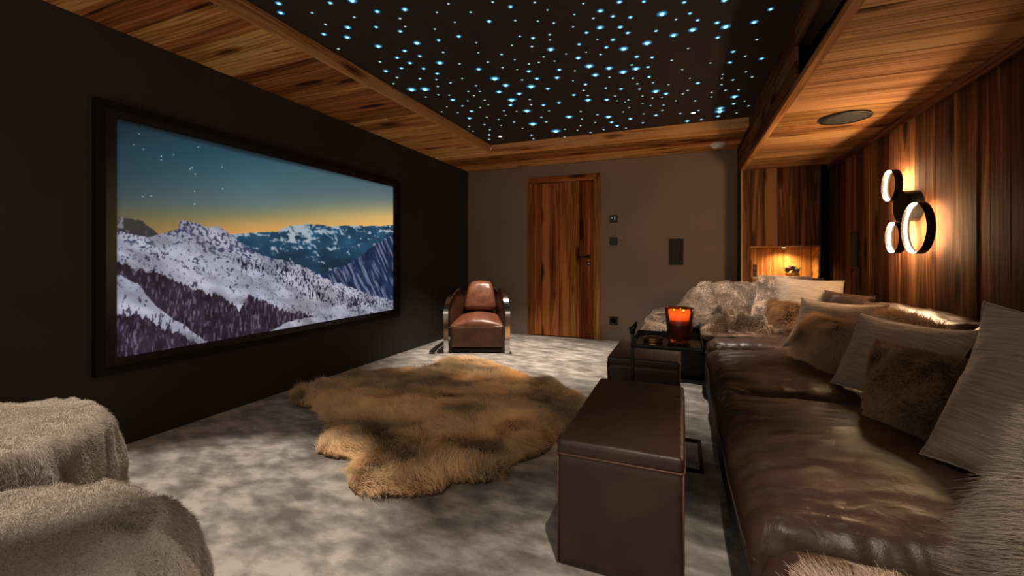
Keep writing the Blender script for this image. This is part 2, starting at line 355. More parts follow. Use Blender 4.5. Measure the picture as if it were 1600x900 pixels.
# fascia with the long opening, its edge battens and the cavity behind
fa = boxo('wall_fascia', (XF + .16, 2.9, ZR + .05), (XF + .18, 3.3, ZS), GAPDARK, kind='structure')
OPY = 2.82
plank(fa, (XF, (OPY + YB) / 2, 2.137), YB - OPY, .22, (0, -1, 0), (0, 0, 1), WOOD_W, name='fascia_board')
plank(fa, (XF, (OPY + YB) / 2, 2.325), YB - OPY, .15, (0, -1, 0), (0, 0, 1), WOOD_W, name='fascia_board')
plank(fa, (XF, (YN + OPY) / 2, 2.325), OPY - YN, .15, (0, -1, 0), (0, 0, 1), WOOD_W, name='fascia_board')
plank(fa, (XF - .004, (YN + YE) / 2, ZR + .015), YE - YN, .036, (0, -1, 0), (0, 0, 1), WOOD_T, thick=.045, name='edge_batten')
boxo('cavity_back', (XR - .1, YN, ZR + .04), (XR - .08, 3.2, 2.6), GAPDARK, fa)
boxo('cavity_top', (XF, YN, 2.47), (XR - .08, 3.2, 2.49), GAPDARK, fa)
boxo('cavity_end', (XF + .02, 3.19, ZR + .04), (XR - .08, 3.21, 2.49), GAPDARK, fa)
boxo('duct_panel', (XF + .02, YN, 2.385), (.765, 3.17, 2.46), plain('brown_paint', (.40, .26, .17), .7), fa, bev=.003)

# right wall: vertical boards
wr = boxo('wall_right', (XR + .02, YN, 0), (XR + .1, YE + .32, 2.2), GAPDARK, kind='structure')
for a, b in widths(YN, YE + .05, .085, .20, 12):
    d = R.uniform(-.004, .003)
    plank(wr, (XR + d, (a + b) / 2, ZR / 2), ZR, b - a - .002, (0, 0, 1), (0, 1, 0), WOOD_W, thick=.024)
t2 = empty('trim_2', kind='structure')
plank(t2, (XR - .022, (YN + YE) / 2, ZR - .028), YE - YN, .05, (0, 1, 0), (0, 0, 1), WOOD_W, thick=.02, name='cornice_board')
# end panel with its niche (set 0.3 m before the back wall)
NX0, NX1, NZ0, NZ1 = .69, 1.285, .832, 1.167
we = boxo('wall_end', (XF + .02, YE + .30, 0), (XR + .02, YE + .34, 2.2), GAPDARK, kind='structure')
for a, b in widths(XF + .012, 1.31, .07, .15, 21):
    mid = (a + b) / 2
    if b <= NX0 + .01:
        plank(we, (mid, YE, ZR / 2), ZR, b - a - .002, (0, 0, 1), (-1, 0, 0), WOOD_W)
    else:
        plank(we, (mid, YE, (NZ1 + ZR) / 2 + .01), ZR - NZ1 - .02, b - a - .002, (0, 0, 1), (-1, 0, 0), WOOD_W)
        plank(we, (mid, YE, NZ0 / 2), NZ0, b - a - .002, (0, 0, 1), (-1, 0, 0), WOOD_W)
plank(we, (XF, (YE + YB) / 2 - .0, ZR / 2), ZR, YB - YE, (0, 0, 1), (0, 1, 0), BLACKPAINT, thick=.02, name='return_panel')
plank(we, (XF + .006, YE - .003, ZR / 2), ZR, .014, (0, 0, 1), (-1, 0, 0), WOOD_T, thick=.012, name='edge_batten')
boxo('corner_shade_strip', (1.31, YE + .06, 0), (XR, YE + .08, ZR), GAPDARK, we)  # near-black strip; shade of the corner gap is put into its colour
for a, b in widths(NX0, NX1, .07, .13, 5):
    plank(we, ((a + b) / 2, YE + .24, (NZ0 + NZ1) / 2), NZ1 - NZ0, b - a - .002, (0, 0, 1), (-1, 0, 0), WOOD_T, name='niche_board')
boxo('niche_shelf', (NX0, YE - .004, NZ0 - .02), (NX1, YE + .24, NZ0), WOOD_T, we, bev=.002)
boxo('niche_top', (NX0 - .015, YE - .006, NZ1), (NX1 + .02, YE + .24, NZ1 + .018), WOOD_T, we, bev=.002)
boxo('niche_side', (NX0 - .012, YE - .004, NZ0), (NX0, YE + .24, NZ1), WOOD_T, we, bev=.002)
boxo('niche_side', (NX1, YE - .004, NZ0 - .02), (NX1 + .018, YE + .24, NZ1), WOOD_T, we, bev=.002)

# door
dr = empty('door_1', (-1.484, YB, 0), kind='structure')
DW, DH = .992, 2.155
plank(dr, (-DW / 2 + .043, -.012, DH / 2 - .04), DH - .08, .086, (0, 0, 1), (-1, 0, 0), WOOD_D, thick=.03, name='jamb')
plank(dr, (DW / 2 - .043, -.012, DH / 2), DH, .086, (0, 0, 1), (-1, 0, 0), WOOD_T, thick=.03, name='jamb')
plank(dr, (-.043, -.012, DH - .04), DW - .086, .08, (1, 0, 0), (0, 0, 1), WOOD_D, thick=.03, name='lintel')
leaf = boxo('door_leaf', (-DW / 2 + .088, .012, .01), (DW / 2 - .088, .04, DH - .085), GAPDARK, dr)
for a, b in widths(-DW / 2 + .088, DW / 2 - .088, .11, .17, 31):
    plank(leaf, ((a + b) / 2, -.004, (DH - .075) / 2), DH - .10, b - a - .0025, (0, 0, 1), (-1, 0, 0), WOOD_D, name='door_board')
hd = build('handle', lathe(bmesh.new(), [(.026, 0), (.026, -.010), (.012, -.012), (.011, -.05)][::-1], 24, 'y', (.345, -.004, 1.075)), BLACKMETAL, dr)
bm = bmesh.new(); tube(bm, [(.345, -.045, 1.075), (.33, -.052, 1.075), (.28, -.055, 1.074), (.215, -.054, 1.070)], [.011, .010, .009, .008]); build('lever', bm, BLACKMETAL, hd, True)
lk = build('lock_rosette', lathe(bmesh.new(), [(.026, -.001), (.026, -.011), (.021, -.013), (.010, -.013), (.009, -.008)], 24, 'y', (.345, -.004, .985)), BLACKMETAL, dr)
boxo('keyhole', (.341, -.016, .972), (.349, -.0135, .992), CHROME, lk)

# ------------------------------------------------------------------ fibre stars in the ceiling
S1 = '208,20,2;220,75,2;403,75,1;482,143,1;473,200,1.5;510,17,1.5;638,2,3;651,101,1;613,160,2;609,218,2;557,286,1;785,67,1.7;779,158,1.2;919,108,1;947,55,2;949,155,.6;920,183,1.4;1135,72,.7;1203,22,.8;1333,71,.8;1462,12,.8;1240,130,.7;1123,170,.7;1441,125,1.5;1263,213,1.5;1145,235,1.2;1018,252,2.3;1366,249,.5;792,271,2.2;946,298,1.4;1172,306,1;1034,328,1.2;902,338,1.2;1378,309,.4;801,361,1;977,369,1.4;1152,368,2.4;1268,374,.7;1434,364,.7;928,400,1.1;1057,402,1.2;835,416,1.5;1380,405,1.7;1137,431,1.2;902,454,1;1035,461,1;1132,466,.8;1283,459,.6;881,490,.8;1215,485,.9;1474,460,3;987,524,3;1066,522,3;1140,506,.8;1144,555,.8;1070,568,.6;1365,502,.8;1319,535,.7;1386,535,.8;1352,560,.5;1207,557,.7;1228,585,1.5;1316,590,.6;1284,620,.9;1415,587,.6;1193,625,.3;1388,630,.6;1163,655,.5;1257,660,.5;1338,651,1.2;1326,692,1.5;1427,687,.7;1413,730,.7;1325,740,.4;1347,768,.4;1445,760,.5;1441,791,.8;1441,816,.8'
S2 = '33,10,.7;126,35,1.4;14,110,1.2;150,107,.8;252,13,.9;268,110,.7;318,52,.7;351,120,.8;330,180,1;331,208,.6;174,189,.9;243,198,1.2;237,242,1;133,236,.6;79,283,1;335,257,2.4;298,296,.8;148,310,.5;8,324,.7;84,352,.7;222,333,.7;273,325,.7;355,318,.5;221,371,1.5;160,362,.4;380,363,1.2;186,416,.8;263,409,1.5;368,404,1.7;101,444,2.3;66,478,2;233,450,2.8;319,462,1.4;171,488,1.8;132,520,2.8;126,547,1.3;226,518,.7;233,545,.8;297,547,1.2;378,534,1.1;211,577,2.6;91,576,.7;157,580,.4;326,577,.5;286,611,.8;242,645,2.9;312,634,1;144,635,.6;64,622,.6;77,652,.6;188,668,.4;235,703,1;245,722,.6;362,682,3.2;430,608,2.4;409,673,.6;407,712,.4;455,494,1.2;491,581,.7;497,620,.6;490,655,.5;474,677,.4;505,18,.8;458,75,.6;451,140,.8;521,170,1.2;557,95,1;594,56,2;659,85,1.3;592,143,2.3;578,206,.6;659,207,1.4;483,230,1.1;625,246,1.2;478,302,1.8;519,272,.4;415,281,.5;461,368,.6;451,420,.5;595,283,1;536,344,2.9;567,390,2.3;639,355,2.4;516,439,1.2;507,471,.9;528,497,.8;529,521,2.2;641,402,.8;622,458,1;701,463,1.2;627,519,1.6;670,500,.8;681,525,.5;722,532,.3;739,520,.5;635,608,2.2;652,636,1.2;681,654,1.3;578,597,.9;566,638,.5;542,690,.9;611,675,.5;712,583,.4;743,560,.4;750,618,1.3;727,667,.6;815,639,1;819,593,.4;883,600,1.3;813,500,.5;814,538,.4;855,550,.5;865,510,.4;882,475,2.5;936,487,1.6;923,547,.7;915,574,.7;915,507,.4;797,464,1;786,436,1;763,407,.9;712,375,2.7;779,357,2.6;757,338,1;842,349,1.1;847,400,1.1;868,430,.7;948,440,.5;783,295,1.5;863,299,1.1;715,254,2.8;837,224,3;736,171,1.4;697,141,1.7;693,10,1.8;750,90,1.4;820,8,1.2;915,72,3.2;883,161,1.1;975,183,2.5;987,102,.9;1030,12,1.3;1060,70,1.1;1100,105,1.2;1074,155,2.7;1050,252,.7;965,314,.8;1020,362,.4;1060,407,.4;1166,328,.7;1202,118,1.7;1205,195,1.4;1246,139,2.9;1240,2,2;1395,115,2.2;1480,48,1.6;1408,206,1;1285,269,1.3;1348,292,.9;1268,325,1.2;1433,305,1.4;1352,374,.6;1384,400,.9;1231,387,.5;1226,407,.5;1225,440,.7;1284,416,1;1101,432,1.4;1245,470,.8;1173,481,.6;1048,471,.7;1023,489,.6;987,525,.6;1087,525,.8;1292,503,2.4;1313,467,.6;1345,526,.5;1287,540,1.1;1365,551,.7;1303,588,.6;1218,563,2.5;1215,579,3;1207,605,1.2;1119,622,1;1046,630,1.4;1010,591,.9;1105,575,.7;1172,505,.6;101,600,.3;15,700,.5;10,546,.4'
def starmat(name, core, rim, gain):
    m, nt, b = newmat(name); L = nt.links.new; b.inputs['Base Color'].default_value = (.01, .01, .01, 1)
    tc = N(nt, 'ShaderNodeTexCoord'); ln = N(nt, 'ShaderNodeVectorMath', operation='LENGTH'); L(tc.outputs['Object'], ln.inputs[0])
    r = ramp(nt, [(0, core), (.40, core), (.44, rim), (.62, tuple(v * .35 for v in rim)), (1.0, tuple(v * .02 for v in rim))], ln.outputs['Value'])  # radial fade paints the star's glow halo into the emission
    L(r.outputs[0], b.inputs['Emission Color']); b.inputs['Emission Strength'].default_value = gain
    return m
ST_B = starmat('star_glow_blue', (.36, .74, .95), (.04, .33, .62), 1.7)
ST_W = starmat('star_glow_white', (.55, .80, .85), (.18, .34, .40), 1.1)
def halomesh(name, m):
    bm = bmesh.new(); prof = [(1, 0), (.9, -.02), (.38, -.04), (.34, -.16), (.22, -.27), (0, -.32)]; lathe(bm, prof, 16); me = bpy.data.meshes.new(name)  # domed core on a flat disc added to carry the painted glow
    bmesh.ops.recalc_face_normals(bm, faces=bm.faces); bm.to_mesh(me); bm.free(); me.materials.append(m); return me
LM_B, LM_W = halomesh('star_halo', ST_B), halomesh('star_halo_small', ST_W)
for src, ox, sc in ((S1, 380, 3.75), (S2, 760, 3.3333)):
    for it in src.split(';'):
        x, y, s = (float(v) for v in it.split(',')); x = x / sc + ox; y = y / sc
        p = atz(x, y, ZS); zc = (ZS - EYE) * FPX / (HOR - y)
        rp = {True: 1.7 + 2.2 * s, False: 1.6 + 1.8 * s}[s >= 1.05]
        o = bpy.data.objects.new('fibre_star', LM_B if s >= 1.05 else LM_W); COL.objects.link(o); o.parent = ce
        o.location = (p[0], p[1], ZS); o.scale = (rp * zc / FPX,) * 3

# ------------------------------------------------------------------ downlights (their beams are set at the top)
def downlight(x, y, pw, cone, soft, label):
    t = empty('downlight', (x, y, ZS), label=label, cat='light', group='recessed downlights in the star ceiling')
    build('trim_ring', lathe(bmesh.new(), [(.030, 0), (.030, -.004), (.020, -.006), (.019, .0)], 24), BLACKMETAL, t)
    build('lens', lathe(bmesh.new(), [(.0, -.003), (.018, -.0035), (.019, 0)], 20), emit('downlight_lens', (1, .80, .62), 9), t)
    spot('lamp', (0, 0, -.012), pw, cone, parent=t, blend=soft)
dl = ['small warm recessed downlight above the leather armchair', 'small warm recessed downlight above the fur throw',
      'small recessed downlight above the cream plush poufs', 'small recessed downlight above the near leather cube']
for sp_, lb in zip(SPOTS, dl): downlight(*sp_, lb)

# ------------------------------------------------------------------ television
tv = empty('television', (XL, 2.571, 1.162), label='huge wall-mounted television in black frame showing snowy mountains at dusk', cat='television')
TY, TZ = 1.309, .7445
fr = bmesh.new()
def ringframe(bm, y0, z0, y1, z1, x0, x1):     # frame between outer half-size (y0,z0) and inner (y1,z1), from depth x0 to x1
    o = [(-y0, -z0), (y0, -z0), (y0, z0), (-y0, z0)]; i = [(-y1, -z1), (y1, -z1), (y1, z1), (-y1, z1)]
    rows = [[bm.verts.new((x, y, z)) for y, z in q] for x, q in ((x0, o), (x1, o), (x1, i), (x0, i))]
    for a, b in zip(rows, rows[1:] + rows[:1]):
        for k in range(4): bm.faces.new((a[k], a[(k + 1) % 4], b[(k + 1) % 4], b[k]))
FRM = plain('tv_frame_black', (.0035, .0033, .003), .6, spec=.25)
ringframe(fr, TY, TZ, TY - .045, TZ - .035, .0, .035); build('frame', fr, FRM, tv)
bz = bmesh.new(); ringframe(bz, TY - .045, TZ - .035, TY - .098, TZ - .082, .001, .022); bzo = build('bezel', bz, plain('tv_bezel_black', (.0025, .0025, .0025), .35), tv)
boxo('logo_plate', (.0222, .262, -TZ + .052), (.0235, .345, -TZ + .064), plain('logo_grey', (.10, .10, .10), .5), bzo)
# the picture on the screen: a colour value at every vertex of the panel
SW, SH = 1.206, .6615
nu, nv = 540, 300
A = np.linspace(-SW, SW, nu)[:, None] * np.ones((1, nv)); B = np.linspace(-SH, SH, nv)[None, :] * np.ones((nu, 1))
def screen_colours(A, B):
    X = XL + .012; Y = 2.571 + A; Z = 1.162 + B
    zc = -X * S_ + Y * C_; px = 800 + FPX * (X * C_ + Y * S_) / zc; py = HOR - FPX * (Z - EYE) / zc   # picture coordinates of the drawing
    m = A / SW                                             # even detail across the panel
    def pl(pts): q = np.array(pts, float); return np.interp(px, q[:, 0], q[:, 1])
    nz = lambda fx, fy, s, o=4: fbm(A * fx, B * fy, 0, s, o)
    def col(c): return np.array(c, float)[None, None, :]
    def cint(ys, cs): cs = np.array(cs, float); return np.stack([np.interp(py, ys, cs[:, k]) for k in range(3)], -1)
    cl = cint([180, 200, 230, 270, 310, 340, 360], [(14, 22, 32), (20, 38, 50), (26, 54, 68), (34, 62, 74), (58, 72, 74), (92, 88, 64), (112, 96, 60)])
    cm = cint([235, 260, 290, 320, 338, 350, 364], [(36, 72, 88), (52, 86, 100), (70, 100, 112), (92, 112, 108), (130, 125, 90), (178, 142, 84), (205, 148, 84)])
    cr = cint([285, 300, 312, 326, 338, 354], [(72, 96, 104), (84, 104, 110), (104, 118, 112), (150, 145, 108), (208, 172, 104), (232, 178, 98)])
    t = np.clip((px - 177) / 435, 0, 1)[..., None]
    sky = np.where(t < .5, cl * (1 - t * 2) + cm * t * 2, cm * (2 - t * 2) + cr * (t * 2 - 1))
    sky = sky * (1 + .04 * nz(1.5, 3, 3)[..., None])
    out = sky
    for sx, sy in ((217, 209), (252, 244), (252, 250), (271, 242), (305, 272), (223, 307), (236, 306), (304, 319), (304, 299), (347, 261), (348, 295), (310, 230), (224, 233), (297, 264), (300, 262), (209, 226)):
        d = np.hypot(px - sx, py - sy); out = out + col((120, 150, 160)) * np.exp(-(d / .9) ** 2)[..., None]
    def lay(mask, c): return np.where(mask[..., None], c, out)
    rg = nz(9, 9, 11) * 3
    # far range
    top = pl([(340, 372), (362, 366), (388, 363.5), (415, 362), (433, 363.5), (445, 356), (456, 352), (479, 350), (500, 352), (524, 353), (552, 351.5), (570, 353.5), (612, 352)]) + rg * .6
    d = py - top
    sn = nz(13, 34, 21, 6) + .6 * fbm(A * 40 + B * 30, A * 12 - B * 30, 0, 25, 4) + .5 * np.exp(-np.maximum(d, 0) / 12) + .5 * np.exp(-((px - 475) / 38) ** 2) * (d < 38) - .42
    sl = ss(-.1, .45, sn)[..., None]
    base = col((30, 66, 92)) * (1 + .35 * nz(7, 14, 22, 5)[..., None]) * (1 - .25 * ss(20, 70, d)[..., None])
    out = lay(d > 0, base * (1 - sl) + col((158, 170, 182)) * sl)
    # right slope
    top = pl([(490, 432), (506, 429), (538, 416), (561, 402), (584, 384), (600, 374), (612, 366)]) + rg
    d = py - top; q = (px * .8 + py * 1.0)
    st = fbm(A * 34 + B * 22, A * 3 - B * 6, 0, 31, 4); sl = .75 * ss(.05, .5, st + .05 * np.exp(-np.maximum(d, 0) / 10) + .12 * (px > 560))[..., None]
    out = lay((d > 0) & (px > 488), (col((27, 42, 72)) * (1 + .4 * nz(20, 20, 33)[..., None])) * (1 - sl) + col((132, 136, 160)) * sl)
    # left dark crag
    top = pl([(170, 334), (185, 338), (196, 341), (210, 343), (224, 347), (235, 357), (248, 367)]) + nz(30, 30, 41) * 4
    d = py - top; sl = ss(.1, .4, nz(26, 26, 42, 4))[..., None]
    out = lay((d > 0) & (px < 262), col((50, 48, 50)) * (1 - sl) + col((120, 112, 118)) * sl)
    # main snow mountain
    top = pl([(170, 358), (178, 359), (200, 364), (232, 371), (246, 367), (258, 363), (279, 358), (281, 344), (288, 343), (300, 347), (311, 350), (320, 355), (331, 354), (338, 352), (350, 359), (360, 367), (388, 389), (415, 401), (452, 409), (479, 418), (506, 434), (547, 448), (579, 461), (612, 468)]) + nz(24, 24, 51) * 2.2
    d = py - top
    shade = fbm(A * 9 + B * 12, A * 2 - B * 9, 0, 52, 5)
    snow = col((150, 150, 166)) * (1 + .34 * shade[..., None]) + col((8, 4, 0)) * nz(3, 3, 53)[..., None]
    rk = ss(.24, .46, fbm(A * 62 + B * 50, A * 22 - B * 60, 0, 54, 4) * .8 + .35 * fbm(A * 9, B * 12, 0, 55, 3) + .22 * np.exp(-np.maximum(d, 0) / 16) * (px > 255) + .06 * (py < 430))[..., None] * (1 - ss(60, 110, d)[..., None])
    main = snow * (1 - rk) + col((62, 62, 92)) * rk
    out = lay(d > 0, main)
    # treed shoulder falling right
    lo = pl([(360, 395), (410, 408), (440, 410), (480, 424), (520, 446), (560, 462), (600, 470)]); hi = pl([(360, 410), (400, 426), (433, 440), (470, 462), (510, 478), (550, 486), (600, 482)])
    band = ss(0, 6, py - lo) * ss(0, 8, hi - py) * (px > 355)
    tr = ss(.02, .25, fbm(A * 110, B * 40 + A * 8, 0, 61, 3) + .3 * fbm(A * 12, B * 16, 0, 62, 3) + .42 * band - .44)[..., None]
    out = np.where((d > 0)[..., None], out * (1 - tr) + col((34, 30, 50)) * tr, out)
    # forest bands
    def forest(topl, botl, seed, cut=0.):
        nonlocal out
        tt = pl(topl) + fbm(A * 70, A * 0 + 1, 0, seed, 2) * 6; bb = pl(botl) + nz(16, 4, seed + 1) * 5
        f = (py > tt) & (py < bb) & (px > topl[0][0]) & (px < topl[-1][0])
        g = fbm(A * 110, B * 26, 0, seed + 2, 4); h = nz(14, 14, seed + 3, 3)
        c = col((34, 26, 40)) * (1 + .5 * h[..., None]); e = ss(.0, .5, g)[..., None]; c = c * (1 - e) + (col((88, 78, 98)) * (1 + .3 * h[..., None])) * e
        out = np.where(f[..., None], c, out)
    forest([(170, 408), (178, 411), (210, 418), (237, 425), (265, 434), (297, 448), (324, 457), (356, 466), (374, 484), (388, 462), (415, 470), (442, 484), (470, 490), (490, 493)],
           [(170, 424), (178, 429), (215, 443), (246, 480), (274, 502), (301, 518), (340, 545), (400, 540), (419, 520), (451, 502), (490, 494)], 71)
    forest([(170, 486), (178, 489), (219, 493), (251, 510), (280, 522), (297, 532), (330, 542)], [(170, 600), (330, 600)], 81)
    tr = ss(.36, .46, fbm(A * 60, B * 22, 0, 91, 2))[..., None] * ((py > 440) & (px < 330))[..., None] * .8; out = out * (1 - tr) + col((48, 42, 62)) * tr
    edge = ss(176, 192, px)[..., None]; out = out * (.8 + .2 * edge)
    out = out * (.5 + .5 * ss(0, 9, py - np.interp(px, [177, 400, 612], [183, 240, 287])))[..., None]
    return np.clip(out, 0, 255) / 255
rgb = screen_colours(A, B); lin = np.where(rgb <= .04045, rgb / 12.92, ((rgb + .055) / 1.055) ** 2.4)
V = np.stack([np.full(A.shape, .012), A, B], -1).reshape(-1, 3); Fq = grid_faces(nu, nv)
me = npmesh('screen', V, Fq); ca = me.color_attributes.new('picture', 'FLOAT_COLOR', 'POINT')
ca.data.foreach_set('color', np.concatenate([lin.reshape(-1, 3), np.ones((nu * nv, 1))], 1).astype(np.float32).ravel())
m, nt, b = newmat('screen_picture'); b.inputs['Base Color'].default_value = (.002, .002, .002, 1); b.inputs['Roughness'].default_value = .5
at = N(nt, 'ShaderNodeVertexColor', layer_name='picture'); nt.links.new(at.outputs[0], b.inputs['Emission Color']); b.inputs['Emission Strength'].default_value = 1.0
link('screen', me, m, tv)

# ------------------------------------------------------------------ small fixtures on the walls
def wallplate(name, x, z, s, label, cat, kind):
    t = empty(name, (x, YB, z), label=label, cat=cat)
    boxo('plate', (-s / 2, -.008, -s / 2), (s / 2, 0, s / 2), BLACKPLASTIC, t, bev=.002)
    if kind == 'keys':
        for i in (0, 1):
            for j in (0, 1): boxo('button', (-s * .42 + i * s * .43, -.012, -s * .42 + j * s * .43), (-s * .42 + i * s * .43 + s * .40, -.008, -s * .42 + j * s * .43 + s * .40), BLACKPLASTIC, t, bev=.001)
    if kind == 'leds':
        for dx, dz in ((-.022, .012), (.014, -.004), (.014, .018)): boxo('indicator', (dx - .006, -.0095, dz - .006), (dx + .006, -.008, dz + .006), emit('indicator_white', (.45, .55, .7), .7), t)
        boxo('button', (-s * .4, -.010, -s * .42), (s * .4, -.008, -s * .2), BLACKPLASTIC, t)
    if kind == 'socket':
        build('socket_well', lathe(bmesh.new(), [(.034, -.0085), (.032, -.009), (.031, -.002), (0, -.002)][::1], 24, 'y'), GAPDARK, t)
        for sx in (-.01, .01): build('pin_hole', lathe(bmesh.new(), [(.0035, -.0026), (.0, -.0026)], 10, 'y', (sx, 0, 0)), CHROME, t)
wallplate('control_panel', -.82, 1.557, .10, 'black wall control with small lit dots, beside the door', 'switch', 'leds')
wallplate('light_switch', -.82, 1.27, .10, 'plain black light switch with four keys beside the door', 'switch', 'keys')
wallplate('power_socket', -.82, .257, .108, 'black power socket low on the brown wall', 'socket', 'socket')
def speaker(name, loc, rz, label, w_, h_):
    t = empty(name, loc, rz, label=label, cat='speaker')
    boxo('housing', (-w_ / 2, -.010, -h_ / 2), (w_ / 2, 0, h_ / 2), BLACKPLASTIC, t, bev=.003)
    boxo('grille', (-w_ / 2 + .006, -.014, -h_ / 2 + .006), (w_ / 2 - .006, -.009, h_ / 2 - .006), GRILLE, t, bev=.002)
speaker('wall_speaker', (-.077, YB, 1.131), 0, 'black flush speaker on the brown wall', .165, .32)
speaker('wall_speaker', (XR - .004, 4.56, 1.125), -math.pi / 2, 'black flush speaker on the wooden plank wall', .17, .32)
t = empty('ceiling_speaker', (1.02, 3.52, ZR - .001), label='round dark speaker set in the wooden soffit above the sofa', cat='speaker')
build('rim', lathe(bmesh.new(), [(.148, 0), (.148, -.006), (.140, -.008), (.139, 0)], 48), BLACKPLASTIC, t)
build('grille', lathe(bmesh.new(), [(.139, -.004), (.10, -.006), (0, -.007)], 48), GRILLE, t, True)
t = empty('smoke_detector', (.359, 5.20, ZC), label='white round smoke detector under the rear wooden soffit', cat='smoke detector')
build('base', lathe(bmesh.new(), [(.085, 0), (.085, -.014), (.078, -.018)], 40), WHITEPL, t, True)
build('sensor_dome', lathe(bmesh.new(), [(.07, -.016), (.068, -.030), (.05, -.040), (.02, -.043), (0, -.043)], 40), WHITEPL, t, True)

# ------------------------------------------------------------------ ring wall lamp
lamp = empty('ring_wall_lamp', (XR, 3.51, 1.39), label='dark metal wall lamp of three glowing rings on the plank wall', cat='lamp')
LED = emit('led_warm', (1.0, .66, .36), 640.0)
LEDBAR = plain('led_carrier', (.5, .42, .33), .5)
build('mount_drum', lathe(bmesh.new(), [(.097, -.090), (.101, -.086), (.101, 0)], 48, 'x'), BLACKMETAL, lamp)
def lring(dy, dz, rad, nled):
    bm = bmesh.new(); x0, x1 = -.105, -.062; prof = [(rad, x0), (rad, x1), (rad - .004, x1), (rad - .004, x0)]
    rows = []; n = 72
    for r_, h in prof: rows.append([bm.verts.new((h, dy + r_ * math.cos(2 * math.pi * i / n), dz + r_ * math.sin(2 * math.pi * i / n))) for i in range(n)])
    for a, b_ in zip(rows, rows[1:] + rows[:1]):
        for i in range(n): bm.faces.new((a[i], a[(i + 1) % n], b_[(i + 1) % n], b_[i]))
    ring = build('ring', bm, BLACKMETAL, lamp, False)
    bm = bmesh.new()
    for i in range(nled):
        a = 2 * math.pi * (i + .5) / nled; h = math.pi * rad / nled * .60; r_ = rad - .0052
        c = Vector((-.083, dy + r_ * math.cos(a), dz + r_ * math.sin(a))); tz = Vector((0, -math.sin(a), math.cos(a))); nx = Vector((1, 0, 0)); nn = Vector((0, -math.cos(a), -math.sin(a)))
        vs = [c + tz * sx * h + nx * sy * .0065 + nn * sz * .001 for sz in (0, 1) for sx, sy in ((-1, -1), (1, -1), (1, 1), (-1, 1))]
        v = [bm.verts.new(p) for p in vs]; bm.faces.new(v[4:]); bm.faces.new(v[:4][::-1])
        for k in range(4): bm.faces.new((v[k], v[(k + 1) % 4], v[4 + (k + 1) % 4], v[4 + k]))
    build('led_strip', bm, LED, ring)
lring(3.64 - 3.51, 1.545 - 1.39, .108, 34); lring(3.30 - 3.51, 1.235 - 1.39, .157, 50); lring(3.585 - 3.51, 1.19 - 1.39, .106, 34)

# ------------------------------------------------------------------ things in the niche
WARM = (1.0, .62, .28)
ns = empty('niche_spotlight', (1.0, YE + .10, NZ1), label='tiny warm spotlight under the top of the lit niche', cat='light')
build('lens', lathe(bmesh.new(), [(.014, 0), (.014, -.003), (0, -.004)], 20), emit('niche_lens', WARM, 14), ns)
spot('lamp', (0, 0, -.01), 22.0, 150, color=WARM, radius=.012, parent=ns)
pt = empty('flower_pot', (1.075, YE + .09, NZ0), label='round yellow pot with small dark-petalled flowers in the lit niche', cat='flower pot')
build('pot', lathe(bmesh.new(), [(.035, 0), (.055, .012), (.068, .04), (.066, .066), (.052, .085), (.047, .083), (.06, .05), (0, .03)], 32), plain('ochre_glaze', (.42, .22, .04), .3, noise=.3, nscale=30), pt, True)
fm = plain('aubergine_petals', (.09, .03, .04), .7); ym = plain('yellow_bloom', (.65, .42, .03), .7); gm = plain('leaf_green', (.09, .10, .03), .7)
def blob(c, r, seed, m, name):
    bm = bmesh.new(); bmesh.ops.create_icosphere(bm, subdivisions=2, radius=r); rr = random.Random(seed)
    for v in bm.verts: v.co *= rr.uniform(.75, 1.2); v.co += Vector(c)
    build(name, bm, m, pt)
for k in range(7):
    a = k * .9; blob((.045 * math.cos(a), .03 * math.sin(a), .095 + .012 * (k % 3)), .024, k, fm if k % 3 else gm, 'petal_cluster')
for k in range(3): blob((.012 * (k - 1) + .008, -.012, .128 + .006 * (k % 2)), .017, 40 + k, ym, 'bloom')
for k in range(5):
    a = -.4 + k * .95; bm = bmesh.new(); p0 = Vector((.02 * math.cos(a), .02 * math.sin(a), .085)); p1 = p0 + Vector((.055 * math.cos(a), .03 * math.sin(a), .035)); p2 = p1 + Vector((.02 * math.cos(a), .0, -.004))
    tube(bm, [p0, p1, p2], [.002, .008, .001], 6); build('leaf', bm, gm, pt, True)
ph = empty('phone_handset', (.725, YE + .03, NZ0), label='dark handset upright on its silver cradle at the niche side', cat='phone')
boxo('cradle', (-.03, -.025, 0), (.035, .03, .022), plain('silver_plastic', (.45, .42, .38), .3, metal=.5), ph, bev=.006, seg=2)
boxo('handset', (-.024, -.006, .015), (.016, .014, .155), BLACKPLASTIC, ph, bev=.005, seg=2)
boxo('display', (-.018, -.0075, .10), (.010, -.005, .14), plain('display_grey', (.10, .09, .08), .2), ph)

